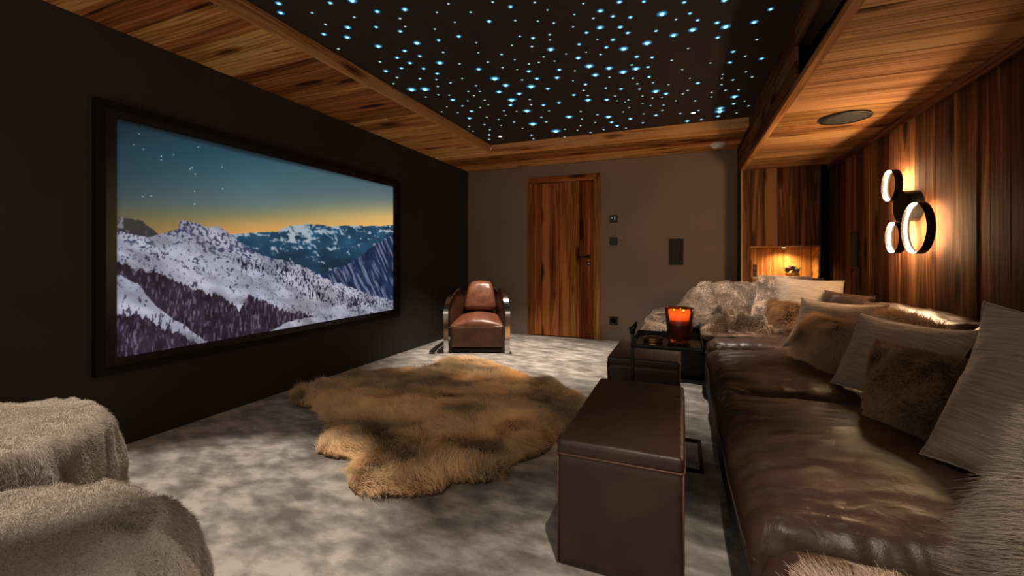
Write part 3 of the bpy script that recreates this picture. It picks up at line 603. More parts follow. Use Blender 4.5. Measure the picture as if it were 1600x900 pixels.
# ------------------------------------------------------------------ rounded soft box with numpy detail
def softbox(hx, hy, hz, r, n, disp=None, puff=0):
    nx, ny, nz = n; pts = {}; V = []; Fc = []
    def vid(i, j, k):
        q = (i, j, k)
        if q not in pts: pts[q] = len(V); V.append((i / nx * 2 - 1, j / ny * 2 - 1, k / nz * 2 - 1))
        return pts[q]
    for i in range(nx):
        for j in range(ny):
            Fc.append((vid(i, j, nz), vid(i + 1, j, nz), vid(i + 1, j + 1, nz), vid(i, j + 1, nz)))
            Fc.append((vid(i, j, 0), vid(i, j + 1, 0), vid(i + 1, j + 1, 0), vid(i + 1, j, 0)))
    for i in range(nx):
        for k in range(nz):
            Fc.append((vid(i, 0, k), vid(i + 1, 0, k), vid(i + 1, 0, k + 1), vid(i, 0, k + 1)))
            Fc.append((vid(i, ny, k), vid(i, ny, k + 1), vid(i + 1, ny, k + 1), vid(i + 1, ny, k)))
    for j in range(ny):
        for k in range(nz):
            Fc.append((vid(0, j, k), vid(0, j, k + 1), vid(0, j + 1, k + 1), vid(0, j + 1, k)))
            Fc.append((vid(nx, j, k), vid(nx, j + 1, k), vid(nx, j + 1, k + 1), vid(nx, j, k + 1)))
    U = np.array(V); H = np.array([hx, hy, hz]); Pn = U * H; q = np.clip(Pn, -(H - r), H - r); d = Pn - q
    l = np.linalg.norm(d, axis=1, keepdims=True); P = q + np.where(l > 1e-9, d / np.maximum(l, 1e-9) * r, 0)
    if puff: P[:, 2] += puff * (1 - U[:, 0] ** 2) * (1 - U[:, 1] ** 2) * np.sign(U[:, 2]) * (np.abs(U[:, 2]) > .0) * np.where(U[:, 2] > 0, 1, .0)
    Fc = np.array(Fc)
    if disp is not None: P = P + vert_normals(P, Fc) * disp(U, P)[:, None]
    return P, Fc, U
def softobj(name, sb, mat, parent, loc=(0, 0, 0), rz=0, **k):
    o = link(name, npmesh(name, sb[0], sb[1]), mat, parent, True, **k); o.location = loc; o.rotation_euler = (0, 0, rz); return o

# ------------------------------------------------------------------ leather cubes
def pouf(x0, x1, y0, y1, h, label, seed):
    t = empty('leather_cube', ((x0 + x1) / 2, (y0 + y1) / 2, 0), label=label, cat='pouf', group='chocolate leather cubes before the sofa')
    hx, hy = (x1 - x0) / 2, (y1 - y0) / 2
    dsp = lambda U, P: .0022 * fbm(P[:, 0] * 7, P[:, 1] * 7, P[:, 2] * 7, seed, 4) + .0015 * fbm(P[:, 0] * 25, P[:, 1] * 9, P[:, 2] * 9, seed + 3, 3)
    softobj('body', softbox(hx, hy, (h - .045) / 2, .012, (22, 34, 22), dsp), LEATHER_P, t, (0, 0, (h - .045) / 2))
    def dtop(U, P): return .003 * fbm(P[:, 0] * 9, P[:, 1] * 9, 0, seed + 5, 4) + .0035 * ss(.55, .98, U[:, 0]) * fbm(P[:, 0] * 12, P[:, 1] * 30, 0, seed + 6, 3)
    softobj('seat_pad', softbox(hx, hy, .028, .016, (50, 90, 8), dtop, .012), LEATHER_P, t, (0, 0, h - .028))
    for zz in (h - .048,):
        bm = bmesh.new(); e = .001; rr = .012
        pts = []
        for cx, cy, a0 in ((hx, hy, 0), (-hx, hy, 90), (-hx, -hy, 180), (hx, -hy, 270)):
            for a in (0, 30, 60, 90):
                an = math.radians(a0 + a); pts.append((cx - math.copysign(rr, cx) + (rr + e) * math.cos(an), cy - math.copysign(rr, cy) + (rr + e) * math.sin(an), zz))
        tube(bm, pts, .0032, 8, True); build('piping', bm, STITCH, t, True)
    for sx in (-1, 1):
        for sy in (-1, 1):
            bm = bmesh.new(); tube(bm, [(sx * (hx - .003), sy * (hy - .003), .01), (sx * (hx - .003), sy * (hy - .003), h - .05)], .0032, 8); build('corner_seam', bm, STITCH, t, True)
pouf(-.402, .005, 1.415, 2.235, .43, 'near tall chocolate leather cube standing in front of the side table', 11)
pouf(-.447, -.015, 2.735, 3.545, .43, 'far chocolate leather cube standing behind the side table', 23)

# ------------------------------------------------------------------ sofa
sofa = empty('corner_sofa', (.75, 2.5, 0), label='long chocolate leather corner sofa along the plank wall', cat='sofa')
def spart(name, sb, mat, cx, cy, cz, parent=sofa, rz=0): return softobj(name, sb, mat, parent, (cx - .75, cy - 2.5, cz), rz)
wr_ = lambda P, f1, f2, s: 1 - np.abs(fbm(P[:, 0] * f1, P[:, 1] * f2, P[:, 2] * 2, s, 4)) * 2
def seatdisp(seed, front=1.0):
    def f(U, P):
        e = ss(-.1, -1.0, U[:, 0]); warp = .07 * fbm(P[:, 0] * 4, P[:, 1] * 4, 0, seed + 4, 3)
        w1 = np.maximum(0, 1 - 2.2 * np.abs(fbm(P[:, 0] * 2.4, (P[:, 1] + warp) * 15, P[:, 2] * 3, seed, 3)))
        w2 = fbm(P[:, 0] * 5, (P[:, 1] + warp) * 26, P[:, 2] * 5, seed + 1, 3)
        side = ss(.55, 1, np.abs(U[:, 1])); face = np.where(np.abs(U[:, 0] + 1) < 1e-6, .15 + .6 * ss(.2, 1, U[:, 2]), 1.0)
        return face * front * (-.014 * w1 * (.25 + .9 * e) + .006 * w2 * (.2 + e)) + .012 * fbm(P[:, 0] * 3, P[:, 1] * 3, 0, seed + 2, 3) - .008 * side * np.abs(fbm(P[:, 0] * 22, P[:, 1] * 4, 0, seed + 3, 2))
    return f
boxes = [((.168, -.6, .0), (1.36, 3.96, .27)), ((-.345, 3.97, .0), (1.36, 5.14, .27))]
for lo, hi in boxes:
    h = [(b_ - a) / 2 for a, b_ in zip(lo, hi)]; c = [(a + b_) / 2 for a, b_ in zip(lo, hi)]
    spart('base', softbox(*h, .02, (10, 40, 6)), BASEDARK, *c)
def seat(x0, x1, y0, y1, z1, seed, th=.22, rz=0, n=(110, 90, 14), puff=.05):
    hx, hy = (x1 - x0) / 2, (y1 - y0) / 2
    sb = softbox(hx, hy, th / 2, .085, n, seatdisp(seed), puff); o = spart('seat_cushion', sb, LEATHER, (x0 + x1) / 2, (y0 + y1) / 2, z1 - puff * .6 - th / 2, rz=rz)
    P_, U_ = sb[0], sb[2]; k_ = (np.abs(U_[:, 0] + 1) < 1e-6) & (np.abs(U_[:, 2]) < 1e-6); q_ = P_[k_][np.argsort(U_[k_][:, 1])]; q_ = np.stack([np.convolve(np.pad(q_[:, c], 6, mode='edge'), np.ones(13) / 13, 'valid') for c in range(3)], 1)
    bm = bmesh.new(); tube(bm, [tuple(v) for v in q_ + np.array([[-.003, 0, 0]])], .003, 6); build('front_seam', bm, SEAMDARK, o, True)
    return o
SC_ = seat(.155, 1.16, -.05, 1.125, .455, 101)
SB_ = seat(.145, 1.16, 1.14, 2.285, .455, 117)
SA_ = seat(.150, 1.16, 2.30, 3.37, .455, 131)
seat(.165, 1.16, 3.39, 4.86, .465, 149, puff=.03)
seat(-.36, .16, 3.97, 4.86, .43, 157, puff=.02, n=(50, 70, 12))
def backdisp(seed):
    def f(U, P):
        w1 = np.maximum(0, 1 - 2.2 * np.abs(fbm(P[:, 0] * 6, P[:, 1] * 13, P[:, 2] * 3, seed, 3))); return -.012 * w1 + .014 * fbm(P[:, 0] * 4, P[:, 1] * 4, P[:, 2] * 4, seed + 1, 3)
    return f
for y0, y1, s_, zt in ((.1, 1.25, 201, .80), (1.27, 2.42, 211, .79), (2.44, 3.58, 221, .775), (3.60, 4.72, 231, .745)):
    spart('back_cushion', softbox(.155, (y1 - y0) / 2, .22, .11, (30, 60, 24), backdisp(s_), .02), LEATHER, 1.21, (y0 + y1) / 2, zt - .24)
for x0, x1, s_, zt in ((.13, .72, 241, .74), (.74, 1.34, 251, .78)):
    spart('back_cushion', softbox((x1 - x0) / 2, .14, .20, .10, (50, 24, 20), backdisp(s_), .02), LEATHER, (x0 + x1) / 2, 4.98, zt - .21)

# ------------------------------------------------------------------ pillows: BL corner, up vector, across vector, thickness
def pillow(BL, TL, BR, T, n=64, seed=1, wrinkle=.006, pull=.07, power=.5):
    BL, TL, BR = (np.array(v, float) for v in (BL, TL, BR)); up = TL - BL; ac = BR - BL
    c = BL + up / 2 + ac / 2; W, H = np.linalg.norm(ac), np.linalg.norm(up); ex = ac / W; ez = up - ex * np.dot(up, ex); ez /= np.linalg.norm(ez); ey = np.cross(ez, ex)   # ey points into the seat back
    g = np.linspace(-1, 1, n); u, v = np.meshgrid(g, g, indexing='ij'); shear = np.dot(up, ex)
    prof = np.clip((1 - np.abs(u) ** 2.6) * (1 - np.abs(v) ** 2.6), 0, 1) ** power
    out = []
    for s in (1, -1):
        X = u * W / 2 * (1 - pull * (1 - v ** 2)) + shear / 2 * v; Z = v * (np.dot(up, ez)) / 2 * (1 - pull * (1 - u ** 2))
        cr = np.maximum(0, 1 - 2.4 * np.abs(fbm(X * 5, Z * 11, s, seed, 3))) * ss(.2, .95, np.maximum(np.abs(u), np.abs(v))) * (prof > .02)
        Yd = s * (T / 2 * prof * (1 + .10 * fbm(X * 5, Z * 5, s, seed + 3, 3)) - wrinkle * cr) + .015 * fbm(X * 3, Z * 3, 0, seed + 7, 2)
        out.append(np.stack([X, Yd, Z], -1).reshape(-1, 3))
    F1 = grid_faces(n, n); F2 = grid_faces(n, n)[:, ::-1] + n * n
    V = np.concatenate(out); Fq = np.concatenate([F2[:, ::-1][:, ::-1], F1])
    # stitch: share the boundary
    i, j = np.meshgrid(np.arange(n), np.arange(n), indexing='ij'); bd = ((i == 0) | (i == n - 1) | (j == 0) | (j == n - 1)).ravel()
    mp = np.arange(2 * n * n); mp[n * n:][bd] = np.arange(n * n)[bd]; Fq = mp[Fq]
    used = np.unique(Fq); inv = np.zeros(2 * n * n, int); inv[used] = np.arange(len(used)); V = V[used]; Fq = inv[Fq]
    nn = vert_normals(V, Fq)
    if ((V * nn).sum(1)).mean() < 0: Fq = Fq[:, ::-1]
    M = Matrix(((ex[0], ey[0], ez[0], c[0]), (ex[1], ey[1], ez[1], c[1]), (ex[2], ey[2], ez[2], c[2]), (0, 0, 0, 1)))
    # ground contact point as the origin of the thing
    return V, Fq, M, W, H
def add_pillow(name, label, BL, TL, BR, T, mat, skin=None, group=None, cat='cushion', seed=1, furargs=None, hem=True, **k):
    V, Fq, M, W, H = pillow(BL, TL, BR, T, seed=seed, **k)
    o = link(name, npmesh(name, V, Fq), skin or mat, None, True, label=label, cat=cat, group=group); o.matrix_world = M
    if furargs:
        inv = np.array(M.inverted().to_3x3()); fa_ = dict(furargs)
        wl = fa_.pop('wlay', None)
        if wl is not None: fa_['lay'] = tuple(inv @ np.array(wl))
        fur(V, Fq, 'fur', o, mat, seed=seed, **fa_)
    elif hem:
        bm = bmesh.new(); n = 40; pts = []; pull = k.get('pull', .07)
        sh = 0
        up = np.array(TL, float) - np.array(BL, float); ac = np.array(BR, float) - np.array(BL, float); ex = ac / np.linalg.norm(ac); sh = np.dot(up, ex); hz = math.sqrt(max(1e-9, np.dot(up, up) - sh * sh))
        rr = random.Random(seed)
        for u, v in [(a, -1) for a in np.linspace(-1, 1, n)] + [(1, a) for a in np.linspace(-1, 1, n)[1:]] + [(a, 1) for a in np.linspace(1, -1, n)[1:]] + [(-1, a) for a in np.linspace(1, -1, n)[1:-1]]:
            x = u * W / 2 * (1 - pull * (1 - v * v)) + sh / 2 * v; z = v * hz / 2 * (1 - pull * (1 - u * u)); g = .015 * fbm(x * 3, z * 3, 0, seed + 7, 2)
            pts.append((x * 1.008 + rr.uniform(-.001, .001), float(g), z * 1.008 + rr.uniform(-.001, .001)))
        tube(bm, pts, .0035, 6, True); build('hem', bm, mat, o, True)
    return o
LG = 'beige linen cushions on the sofa'; FG = 'fur cushions on the sofa'
s96 = lambda p: (p[0] * .955, p[1] * .955, EYE + (p[2] - EYE) * .955)
add_pillow('linen_cushion', 'large beige linen cushion standing nearest, in front of the brown fur cushion', s96((.68, 1.69, .45)), s96((.93, 1.90, .905)), s96((.85, 1.12, .45)), .17, LINEN, group=LG, pull=.12, seed=3)
add_pillow('linen_cushion', 'beige linen cushion directly behind the short-haired brown fur cushion', (.664, 2.494, .45), (.82, 2.60, .783), (.864, 1.99, .45), .16, LINEN, group=LG, pull=.12, seed=4)
add_pillow('linen_cushion', 'beige linen cushion behind the fluffy tan cushion', (.636, 3.40, .45), (.755, 3.44, .78), (.96, 2.97, .46), .15, LINEN, group=LG, pull=.12, seed=5)
add_pillow('linen_cushion', 'farthest beige linen cushion, its corner up before the lit niche', (.74, 4.20, .50), (.76, 4.42, .90), (1.17, 3.90, .47), .14, LINEN, group=LG, pull=.12, seed=6)
spot_t = lambda a, b, f: (lambda P, Nn: np.where((fbm(P[:, 0] * f, P[:, 1] * f, P[:, 2] * f, 77, 3) > .0)[:, None], np.array(a)[None, :], np.array(b)[None, :]))
grad = lambda P, Nn: (np.clip(1.0 + .9 * fbm(P[:, 0] * 5, P[:, 1] * 5, P[:, 2] * 5, 71, 3), .35, 1.9)[:, None]) * np.array([[1, .97, .92]])
add_pillow('fur_cushion', 'short-haired dark brown fur cushion leaning between two big linen cushions', (.635, 1.985, .45), (.745, 2.21, .712), (.775, 1.62, .45), .15, FUR_DARK, SKIN_DARK, FG, seed=13, furargs=dict(n=34000, length=.016, radius=.0006, wlay=(0, .1, -1), lays=.9, tuft=.9, tfreq=14, tint=grad))
add_pillow('fur_cushion', 'fluffy long-haired tan fur cushion leaning on a linen cushion', (.625, 2.965, .46), (.75, 3.06, .695), (.735, 2.64, .46), .15, FUR_TAN, SKIN_TAN, FG, seed=14, furargs=dict(n=36000, length=.042, radius=.0006, wlay=(-.2, -.3, -.9), lays=.8, tuft=.9, tfreq=8, tint=grad))
add_pillow('fur_cushion', 'small dark fox-brown fur cushion between two far linen cushions', (.68, 4.03, .45), (.715, 4.27, .685), (.80, 3.66, .45), .14, FUR_DARK, SKIN_DARK, FG, seed=15, furargs=dict(n=14000, length=.03, radius=.0008, wlay=(-.1, -.3, -.9), lays=.8, tuft=.8, tfreq=10, tint=lambda P, Nn: np.clip(1.2 + 1.2 * fbm(P[:, 0] * 8, P[:, 1] * 8, P[:, 2] * 8, 3, 3), .4, 2.4)[:, None] * np.array([[1.0, .92, .86]])))
add_pillow('fur_cushion', 'tan fluffy fur cushion mostly hidden against the leather back cushion', (.93, 2.85, .47), (1.0, 2.95, .755), (1.0, 2.35, .47), .14, FUR_TAN, SKIN_TAN, FG, seed=16, furargs=dict(n=12000, length=.045, radius=.0008, wlay=(-.2, -.3, .2), lays=.8, tuft=.8, tfreq=9))
mott = lambda P, Nn: np.clip(.95 + 1.3 * fbm(P[:, 0] * 16, P[:, 1] * 16, P[:, 2] * 16, 33, 3), .35, 1.8)[:, None] * np.array([[1, .95, .92]])
add_pillow('fur_cushion', 'pale mottled fur cushion beside the draped throw', (.60, 4.62, .47), (.70, 4.78, .89), (.98, 4.40, .47), .14, FUR_THROW, SKIN_GREY, FG, seed=17, furargs=dict(n=22000, length=.018, radius=.0007, wlay=(0, -.2, -.9), lays=.8, tuft=1.0, tfreq=14, tint=lambda P, Nn: mott(P, Nn) * 1.3))
add_pillow('fur_cushion', 'mottled grey fur cushion propped under the lit niche', (.86, 4.98, .46), (.87, 5.04, .86), (1.27, 4.93, .46), .13, FUR_THROW, SKIN_GREY, FG, seed=18, furargs=dict(n=12000, length=.018, radius=.0008, wlay=(0, -.2, -.9), lays=.8, tuft=1.0, tfreq=14, tint=lambda P, Nn: mott(P, Nn) * .5))
add_pillow('fur_cushion', 'long-haired grey-brown fur cushion at the near end of the sofa', (.515, 1.07, .44), (.68, 1.14, .745), (.635, .66, .44), .15, FUR_GREY, SKIN_GREY, FG, seed=19, furargs=dict(n=60000, length=.055, radius=.00032, wlay=(-.2, .7, -.5), lays=1.1, tuft=.35, tfreq=8, tint=lambda P, Nn: np.clip(1 + .9 * fbm(P[:, 0] * 30, P[:, 1] * 30, P[:, 2] * 6, 3, 3), .4, 1.8)[:, None] * np.array([[1, .97, .95]])))
add_pillow('leather_cushion', 'crumpled brown leather cushion lying before the plank wall', (1.00, 4.05, .50), (1.06, 4.10, .80), (1.14, 3.50, .50), .15, LEATHER, None, None, seed=20, wrinkle=.02, hem=False)

# ------------------------------------------------------------------ draped throws as height fields with fur
def sheet(name, label, xs, ys, zf, mask, mat, skin, furargs, cat='throw', group=None, thick=.012, seed=3):
    nx, ny = len(xs), len(ys); X, Y = np.meshgrid(xs, ys, indexing='ij'); Z = zf(X, Y); Mk = mask(X, Y)
    V = np.stack([X, Y, Z], -1).reshape(-1, 3); Fq = grid_faces(nx, ny); ok = Mk.ravel()[Fq].all(1); Fq = Fq[ok]
    used = np.unique(Fq); inv = np.zeros(nx * ny, int); inv[used] = np.arange(len(used)); V = V[used]; Fq = inv[Fq]
    c = V.mean(0); c[2] = V[:, 2].min(); V = V - c
    nn = vert_normals(V, Fq); me = npmesh(name, V, Fq)
    o = link(name, me, skin, None, True, label=label, cat=cat, group=group); o.location = c
    md = o.modifiers.new('thickness', 'SOLIDIFY'); md.thickness = thick; md.offset = -1
    fur(V, Fq, 'fur', o, mat, seed=seed, **furargs)
    return o
def thz(X, Y):
    back = ss(4.62, 4.86, Y) * ss(-.16, .22, X)                   # up the back rest, sliding down at its free end
    z = .475 + .315 * back
    edge = ss(-.28, -.42, X); z = z - .16 * edge
    fr_ = ss(4.02, 3.93, Y); z = z - .05 * fr_
    # long folds falling from the back rest
    f = (X * 1.0 + (Y - 4.8) * .55); fold = 2 * np.exp(-(vn(f * 8.5, Y * .9, 0, 301) / .26) ** 2) - 1
    z = z + .028 * np.clip(fold, -1, 1) * (1 - .4 * back) + .012 * fbm(X * 9, Y * 9, 0, 305, 3)
    # the bunched heap on the seat
    heap = np.clip(1.25 * np.exp(-((X - .42) / .34) ** 2 - ((Y - 3.90) / .24) ** 2), 0, 1)
    yw = Y + .07 * np.sin(X * 6 + 1) + .035 * np.sin(X * 13) + .25 * X; rd = 2 * np.exp(-((vn(X * 1.3, yw * 9.5, 0, 311) + .12 * vn(X * 4, yw * 15, 0, 313)) / .24) ** 2) - 1
    z = z + heap * (.10 + .085 * np.clip(rd, -1, 1))
    low = ss(3.66, 3.80, Y + .05 * np.sin(X * 8)) + ss(.16, .10, X); z = .455 + (z - .455) * np.clip(low, 0, 1)
    hump = np.exp(-((X + .12) / .16) ** 2 - ((Y - 4.55) / .22) ** 2); z = z + .05 * hump
    return z
THR = dict(n=90000, length=.016, radius=.0007, lay=(.2, -.8, -.2), lays=.8, tuft=1.0, tfreq=11, tint=lambda P, Nn: np.clip(.95 + 1.1 * fbm(P[:, 0] * 9, P[:, 1] * 9, P[:, 2] * 9, 36, 4), .35, 1.8)[:, None] * np.array([[1, .96, .92]]))
sheet('fur_throw', 'mottled grey faux fur throw draped over the far corner of the sofa', np.linspace(-.42, .90, 160), np.linspace(3.58, 5.04, 170), thz,
      lambda X, Y: (Y > np.where(X < .13, 3.95, 3.64) + .03 * fbm(X * 5, X * 0, 0, 5, 2)) & (X > -.385 + .02 * fbm(Y * 6, Y * 0, 0, 6, 2)) & ~((X < .05) & (Y > 4.9)) & ~((X > .72) & (Y < 4.3)),
      FUR_THROW, SKIN_GREY, THR, group='faux fur throws on the sofa', seed=61)
sheet('fur_throw', 'blush fur throw folded over the nearest seat cushion', np.linspace(.10, .62, 60), np.linspace(.15, .93, 70),
      lambda X, Y: .486 + .020 * fbm(X * 6, Y * 6, 0, 9, 3) - .07 * ss(.24, .10, X) ** 2 + .014 * ss(.15, .3, X) + 0 * Y,
      lambda X, Y: (Y < .925 + .015 * fbm(X * 9, X * 0, 0, 6, 2) - .09 * ss(.22, .10, X) - .10 * ss(.32, .6, X)), furmat('blush_fur', (.26, .18, .14), (.66, .50, .41)), plain('hide_blush', (.3, .21, .16), .95),
      dict(n=36000, length=.022, radius=.00045, lay=(-.3, .3, .4), lays=.5, tuft=.6, tfreq=14, tint=grad), group='faux fur throws on the sofa', thick=.015, seed=62)

# ------------------------------------------------------------------ sheepskin rug
OUT = '449.5,608;456,598;475.5,595;487,595;490,587;505,583;522,587;537,579;560,572;583,575;599,569;625,570;657,569;684,559;716,553;742,553;771,559;797,570;820,575;839,585;866,583;885,595;911,606;925,616;918,640;900,660;885,673;875,683;869,696;849,709;820,717;804,725;797,744;771,751;742,754;710,754;690,770;657,775;592,774;550,770;537,757;539,738;553,719;537,715;511,714;492,704;495,689;511,673;521,665;509,660;488,634;487,627;462,624;451,618'
poly = np.array([atz(float(a.split(',')[0]), float(a.split(',')[1]), float(np.interp(float(a.split(',')[1]), [590, 700], [.085, .025])))[:2] for a in OUT.split(';')])
def sdf(X, Y):          # signed distance inside the outline (positive inside)
    P = np.stack([X.ravel(), Y.ravel()], 1); d = np.full(len(P), 1e9); ins = np.zeros(len(P), bool)
    for a, b_ in zip(poly, np.roll(poly, -1, 0)):
        e = b_ - a; w_ = P - a; t_ = np.clip((w_ @ e) / (e @ e), 0, 1); d = np.minimum(d, np.linalg.norm(w_ - t_[:, None] * e, axis=1))
        c1 = (P[:, 1] >= a[1]) != (P[:, 1] >= b_[1]); xi = a[0] + (P[:, 1] - a[1]) / (b_[1] - a[1] + 1e-12) * e[0]; ins ^= c1 & (P[:, 0] < xi)
    return np.where(ins, d, -d).reshape(X.shape)
mn, mx = poly.min(0) - .02, poly.max(0) + .02
xs, ys = np.arange(mn[0], mx[0], .014), np.arange(mn[1], mx[1], .014)
XX, YY = np.meshgrid(xs, ys, indexing='ij'); SD = sdf(XX, YY)
ridge = 1 - np.abs(fbm(XX * 1.5 + .8 * YY, YY * 3.2 - XX * .8, 0, 401, 3)) * 2
def rugz(X, Y): return .010 + .034 * ss(0, .09, SD) + .014 * ridge * ss(.04, .2, SD) + .012 * fbm(X * 6, Y * 6, 0, 404, 3) * ss(.03, .1, SD)
rg_t = lambda P, Nn: (np.clip(1.0 + 1.0 * fbm(P[:, 0] * 3.2, P[:, 1] * 4.5, 0, 410, 4), .5, 1.6))[:, None] * np.array([[1, .98, .94]])
sheet('sheepskin_rug', 'large honey-brown sheepskin rug of several pelts lying on the carpet', xs, ys, rugz, lambda X, Y: (SD > .012) & (X > XL + .045), FUR_RUG, SKIN_TAN,
      dict(n=150000, length=.050, radius=.0008, lay=(-.5, -.3, 0), lays=.75, tuft=1.1, tfreq=6, tint=rg_t), cat='rug', thick=.01, seed=63)

# ------------------------------------------------------------------ armchair with polished steel arches
ax_, ay_, _ = atz(745, 553, 0)
ch = empty('armchair', (ax_, ay_, 0), TH, label='brown leather club armchair with polished steel arch arms', cat='armchair')
APRON = leather('apron_leather', (.085, .036, .019), (.15, .062, .032), .36, .08, 10)
def arch(sx):
    prof = []
    for t_ in np.linspace(0, 1, 8): prof.append((0.0 + .0 * t_, .44 * t_, .336 + .006 * t_))
    for a in np.linspace(0, 90, 16)[1:]:
        an = math.radians(a); prof.append((.42 * (1 - math.cos(an)), .44 + .255 * math.sin(an), .342 - .085 * (a / 90) ** 1.5))
    for t_ in np.linspace(0, 1, 8)[1:]: prof.append((.42 + .20 * t_ ** .8, .695 - .10 * t_ * t_, .257 - .015 * t_))
    for t_ in np.linspace(0, 1, 8)[1:]: prof.append((.62 + .05 * t_, .595 * (1 - t_), .242 + .05 * t_))
    bm = bmesh.new(); rows = []; Wd, Tk = .026, .006
    for i, (y, z, x) in enumerate(prof):
        p0 = Vector(prof[max(i - 1, 0)][:2]); p1 = Vector(prof[min(i + 1, len(prof) - 1)][:2]); t_ = (p1 - p0).normalized(); nrm = Vector((-t_.y, t_.x))
        q = Vector((y, z))
        rows.append([bm.verts.new((sx * (x + dx), (q + nrm * dn).x, (q + nrm * dn).y)) for dx, dn in ((-Wd, -Tk), (Wd, -Tk), (Wd, Tk), (-Wd, Tk))])
    for a, b_ in zip(rows, rows[1:]):
        for k in range(4): bm.faces.new((a[k], a[(k + 1) % 4], b_[(k + 1) % 4], b_[k]))
    bm.faces.new(rows[0]); bm.faces.new(rows[-1]); build('steel_arch', bm, CHROME, ch)
    # leather wing filling the arch, curved inwards
    bm = bmesh.new(); rr = []
    pr = [p for p in prof if p[0] < .60 and p[1] > .3]
    for (y, z, x) in pr:
        row = []
        for f_ in (0, .25, .5, .75, 1):
            zz = z - .012 - (z - .29) * f_; xi = x - .03 - .035 * math.sin(f_ * math.pi) * .6; row.append(bm.verts.new((sx * xi, y + .02, zz)))
        rr.append(row)
    for a, b_ in zip(rr, rr[1:]):
        for k in range(4): bm.faces.new((a[k], a[k + 1], b_[k + 1], b_[k]))
    g_ = bmesh.ops.solidify(bm, geom=bm.faces[:], thickness=.028); build('side_wing', bm, APRON, ch, True)
for sx in (-1, 1): arch(sx)
cdsp = lambda U, P: .004 * fbm(P[:, 0] * 8, P[:, 1] * 8, P[:, 2] * 8, 501, 3)
softobj('front_apron', softbox(.302, .05, .125, .03, (40, 8, 20), cdsp), APRON, ch, (0, .075, .185))
softobj('seat_box', softbox(.29, .25, .10, .02, (20, 20, 10)), LEATHER_C, ch, (0, .36, .20))
# lens-shaped seat cushion
n = 70; u, v = np.meshgrid(np.linspace(-1, 1, n), np.linspace(0, 2 * math.pi, 61), indexing='ij')
hw = .308; prof = np.clip(1 - np.abs(u) ** 2.0, 0, 1) ** .9 * .092 + .007
cy = np.sign(np.cos(v)) * np.abs(np.cos(v)) ** .6 * .27; cz = np.sign(np.sin(v)) * np.abs(np.sin(v)) ** .9 * prof
V = np.stack([u * hw, .30 + cy * (1 - .04 * u * u), .312 + cz + .012 * (cy / .27) + .003 * fbm(u * 4, v * 2, 0, 9, 3)], -1)
V = np.concatenate([V[:, :-1].reshape(-1, 3)]); nv_ = 60
i, j = np.meshgrid(np.arange(n - 1), np.arange(nv_), indexing='ij'); Fq = np.stack([i * nv_ + j, (i + 1) * nv_ + j, (i + 1) * nv_ + (j + 1) % nv_, i * nv_ + (j + 1) % nv_], -1).reshape(-1, 4)[:, ::-1]
link('seat_cushion', npmesh('seat_cushion', V, Fq), LEATHER_C, ch, True)
for zz, sg in ((.001, 1),):
    bm = bmesh.new(); pts = [(u_ * hw, .30 - .272 * (1 - .04 * u_ * u_), .305 - ((1 - abs(u_) ** 2.0) ** .9 * .058 + .004)) for u_ in np.linspace(-.97, .97, 30)]; tube(bm, pts, .004, 6); build('piping', bm, STITCH, ch, True)
# curved back shell and trapezoid back cushion
bm = bmesh.new(); rows = []
for a in np.linspace(-1, 1, 21):
    x = .245 * math.sin(a * 1.25) / math.sin(1.25); y = .46 + .20 * math.cos(a * 1.25) - .0; row = [bm.verts.new((x * (1 - .06 * f_), y + .03 * f_, .10 + (.70 - .10 - .08 * abs(a) ** 2) * f_)) for f_ in np.linspace(0, 1, 8)]; rows.append(row)
for a, b_ in zip(rows, rows[1:]):
    for k in range(7): bm.faces.new((a[k], a[k + 1], b_[k + 1], b_[k]))
bmesh.ops.solidify(bm, geom=bm.faces[:], thickness=.035); build('back_shell', bm, APRON, ch, True)
P, Fq, U = softbox(.205, .065, .175, .055, (34, 12, 34), lambda U, P: .004 * fbm(P[:, 0] * 9, P[:, 1] * 9, P[:, 2] * 9, 511, 3))
f_ = (P[:, 2] / .175 + 1) / 2; P[:, 0] *= 1.0 - .34 * f_; P[:, 1] += .10 * f_ ** 1.3 - .02 * np.sin(np.pi * f_); P[:, 2] -= .02 * (np.abs(P[:, 0]) / .15) ** 2 * (f_ > .8)
softobj('back_cushion', (P, Fq), LEATHER_C, ch, (0, .505, .60))
boxo('plinth', (-.28, .06, .0), (.28, .60, .055), BLACKMETAL, ch, bev=.01)

# ------------------------------------------------------------------ side table, candle, coasters
X0, X1, Y0, Y1, TZ_ = -.25, .095, 2.262, 2.655, .60
tb = empty('side_table', ((X0 + X1) / 2, (Y0 + Y1) / 2, 0), label='slim black metal tray side table between the two leather cubes', cat='table')
ox, oy = (X0 + X1) / 2, (Y0 + Y1) / 2; hx, hy = (X1 - X0) / 2, (Y1 - Y0) / 2
bm = bmesh.new(); box(bm, (-hx, -hy, TZ_ - .006), (hx, hy, TZ_), .001); build('tray', bm, plain('tray_dark_glass', (.02, .018, .016), .16), tb)
bm = bmesh.new()
for lo, hi in (((-hx, -hy, TZ_ - .01), (hx, -hy + .006, TZ_ + .012)), ((-hx, hy - .006, TZ_ - .01), (hx, hy, TZ_ + .022)), ((-hx, -hy, TZ_ - .01), (-hx + .006, hy, TZ_ + .022)), ((hx - .006, -hy, TZ_ - .01), (hx, hy, TZ_ + .022))): box(bm, lo, hi, .0015)
build('tray_rim', bm, BLACKMETAL, tb)
bm = bmesh.new(); b_ = .009
for lo, hi in (((-hx, -hy, 0), (hx, -hy + 2 * b_, .016)), ((-hx, hy - 2 * b_, 0), (hx, hy, .016)), ((-hx, -hy, 0), (-hx + 2 * b_, hy, .016)), ((hx - 2 * b_, -hy, 0), (hx, hy, .016))): box(bm, lo, hi, .002)
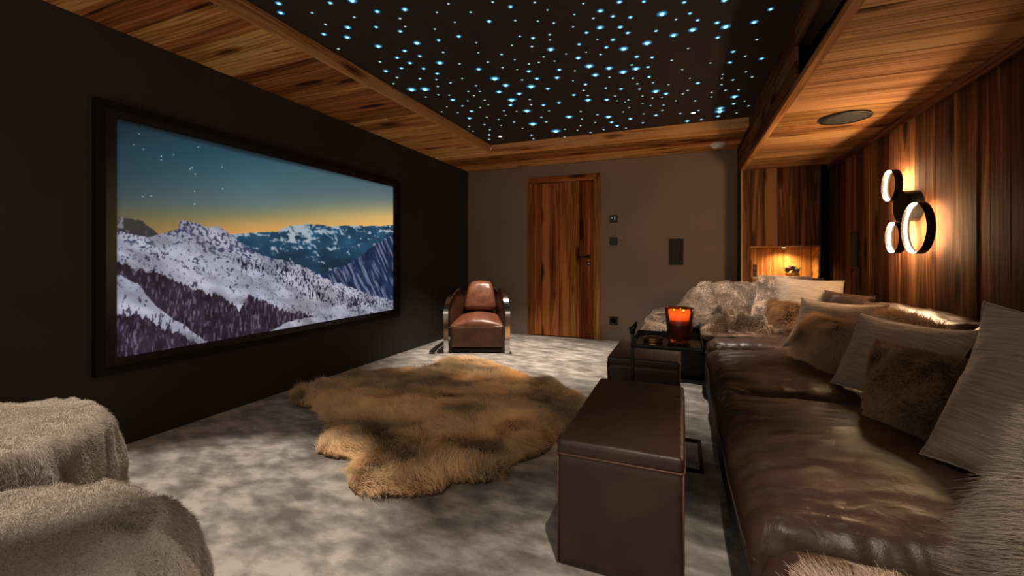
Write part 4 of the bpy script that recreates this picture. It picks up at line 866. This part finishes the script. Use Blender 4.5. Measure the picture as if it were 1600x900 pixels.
build('base_frame', bm, BLACKMETAL, tb)
po = boxo('post', (-hx + .001, -hy + .001, .01), (-hx + .017, -hy + .017, TZ_ + .085), BLACKMETAL, tb, bev=.002)
bm = bmesh.new(); tube(bm, [(-hx + .009, -hy + .009, TZ_ + .06), (-hx + .006, -hy + .009, TZ_ + .085), (-hx + .020, -hy + .012, TZ_ + .10), (-hx + .030, -hy + .016, TZ_ + .125)], [.013, .017, .012, .004], 10); build('grip', bm, BLACKMETAL, po, True)
cx, cy = -.018, 2.455
cd = empty('candle', (cx, cy, TZ_), label='large amber glass candle glowing on the side table', cat='candle')
gl, nt, b = newmat('amber_glass'); b.inputs['Base Color'].default_value = (.42, .13, .045, 1); b.inputs['Transmission Weight'].default_value = .9; b.inputs['Roughness'].default_value = .04; b.inputs['IOR'].default_value = 1.3
build('glass', lathe(bmesh.new(), [(0, .002), (.052, .002), (.057, .008), (.074, .185), (.071, .187), (.069, .183), (.055, .022), (0, .020)], 48), gl, cd, True)
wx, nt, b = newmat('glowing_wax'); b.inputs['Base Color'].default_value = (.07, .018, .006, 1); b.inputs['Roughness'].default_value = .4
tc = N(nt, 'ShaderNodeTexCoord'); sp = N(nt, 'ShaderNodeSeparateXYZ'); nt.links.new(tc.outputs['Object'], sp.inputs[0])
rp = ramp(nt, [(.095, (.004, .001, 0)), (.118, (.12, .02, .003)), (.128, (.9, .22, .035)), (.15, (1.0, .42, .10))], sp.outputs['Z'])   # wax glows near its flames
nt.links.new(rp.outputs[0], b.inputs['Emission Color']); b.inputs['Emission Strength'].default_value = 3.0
build('wax', lathe(bmesh.new(), [(0, .023), (.0535, .023), (.0655, .145), (.0655, .149), (.045, .146), (0, .145)], 40), wx, cd, True)
FL = emit('flame', (1.0, .55, .18), 22)
for k, (dx, dy) in enumerate(((-.028, -.006), (.022, -.012), (.006, .026))):
    bm = bmesh.new(); tube(bm, [(dx, dy, .144), (dx, dy, .154)], .0015, 6); wk = build('wick', bm, GAPDARK, cd)
    build('flame', lathe(bmesh.new(), [(0, .152), (.0042, .157), (.0048, .162), (.0028, .171), (0, .178)], 12, 'z', (dx, dy, 0)), FL, wk, True)
GOLD = plain('brass', (.62, .40, .15), .28, metal=1)
for k, lb in enumerate(('lower brass-rimmed coaster on the side table', 'upper brass-rimmed coaster on the side table')):
    co = empty('coaster', (-.150, 2.43, TZ_ + .0008 + .012 * k), label=lb, cat='coaster', group='stacked coasters beside the candle')
    build('rim', lathe(bmesh.new(), [(.049, .0), (.051, .003), (.051, .009), (.049, .011), (.045, .011), (.045, 0)], 40), GOLD, co)
    build('disc', lathe(bmesh.new(), [(0, .001), (.045, .001), (.045, .008), (0, .008)], 40), plain('cork_dark', (.05, .03, .015), .6), co)

# ------------------------------------------------------------------ plush covered round poufs at the lower left
def plush(cx, cy, rad, h, label, seed):
    nu, nv = 220, 70; th = np.linspace(0, 2 * math.pi, nu, endpoint=False)[:, None]; s = np.linspace(0, 1, nv)[None, :]
    # profile: flat domed top, rounded shoulder, skirt in soft folds down to the carpet
    r_ = np.where(s < .42, rad * .90 * (s / .42), rad * .90 + .10 * rad * np.sin(np.clip((s - .42) / .18, 0, 1) * math.pi / 2) + .06 * rad * np.clip((s - .60) / .40, 0, 1))
    z_ = np.where(s < .42, h + .025 * (1 - (s / .42) ** 2), np.where(s < .60, h - .07 * (1 - np.cos(np.clip((s - .42) / .18, 0, 1) * math.pi / 2)), h - .07 - (h - .085) * (s - .60) / .40))
    r_ = r_ + 0 * th; z_ = z_ + 0 * th; X, Y = np.cos(th) * r_, np.sin(th) * r_
    sk = ss(.45, .75, s) ; cxn, syn = np.cos(th), np.sin(th)
    fold = 1 - np.abs(fbm(cxn * 3.2 + s * .5, syn * 3.2 + s * .9, s * 1.3, seed, 3)) * 2.3
    dr = .055 * np.clip(fold, -1, 1) * sk + .02 * fbm(cxn * 2, syn * 2, s * 3, seed + 2, 3)
    X = X + cxn * dr; Y = Y + syn * dr
    sw = 1 - np.abs(fbm(X * 5 + Y * 2, Y * 8 - X * 3, z_ * 4, seed + 4, 3)) * 2.6
    z_ = z_ + .032 * np.clip(sw, -1, 1) * ss(.25, .5, s) * (1 - .5 * sk) + .022 * fbm(X * 3, Y * 3, 0, seed + 6, 3) * (1 - sk)
    V = np.stack([X, Y, np.maximum(z_, .004)], -1).reshape(-1, 3); Fq = grid_faces(nu, nv, True)
    nn = vert_normals(V, Fq)
    if nn[5 * nv + 3, 2] < 0: Fq = Fq[:, ::-1]
    t_ = empty('plush_pouf', (cx, cy, 0), label=label, cat='pouf', group='cream plush covered poufs')
    c_ = link('cover', npmesh('cover', V, Fq), SKIN_CREAM, t_, True)
    fur(V, Fq, 'fur', c_, FUR_CREAM, n=200000, length=.009, radius=.0004, lay=(.2, -.2, -.6), lays=.8, tuft=.35, tfreq=9, seed=seed, tint=lambda P, Nn: np.clip(.98 + .35 * fbm(P[:, 0] * 7, P[:, 1] * 7, P[:, 2] * 7, seed, 4), .55, 1.3)[:, None] * np.array([[1, .985, .965]]))
plush(-2.10, .50, .42, .50, 'cream plush covered pouf by the black wall, behind the other one', 601)
plush(-1.16, .235, .385, .50, 'nearest cream plush covered pouf, in the lower corner by the carpet', 701)
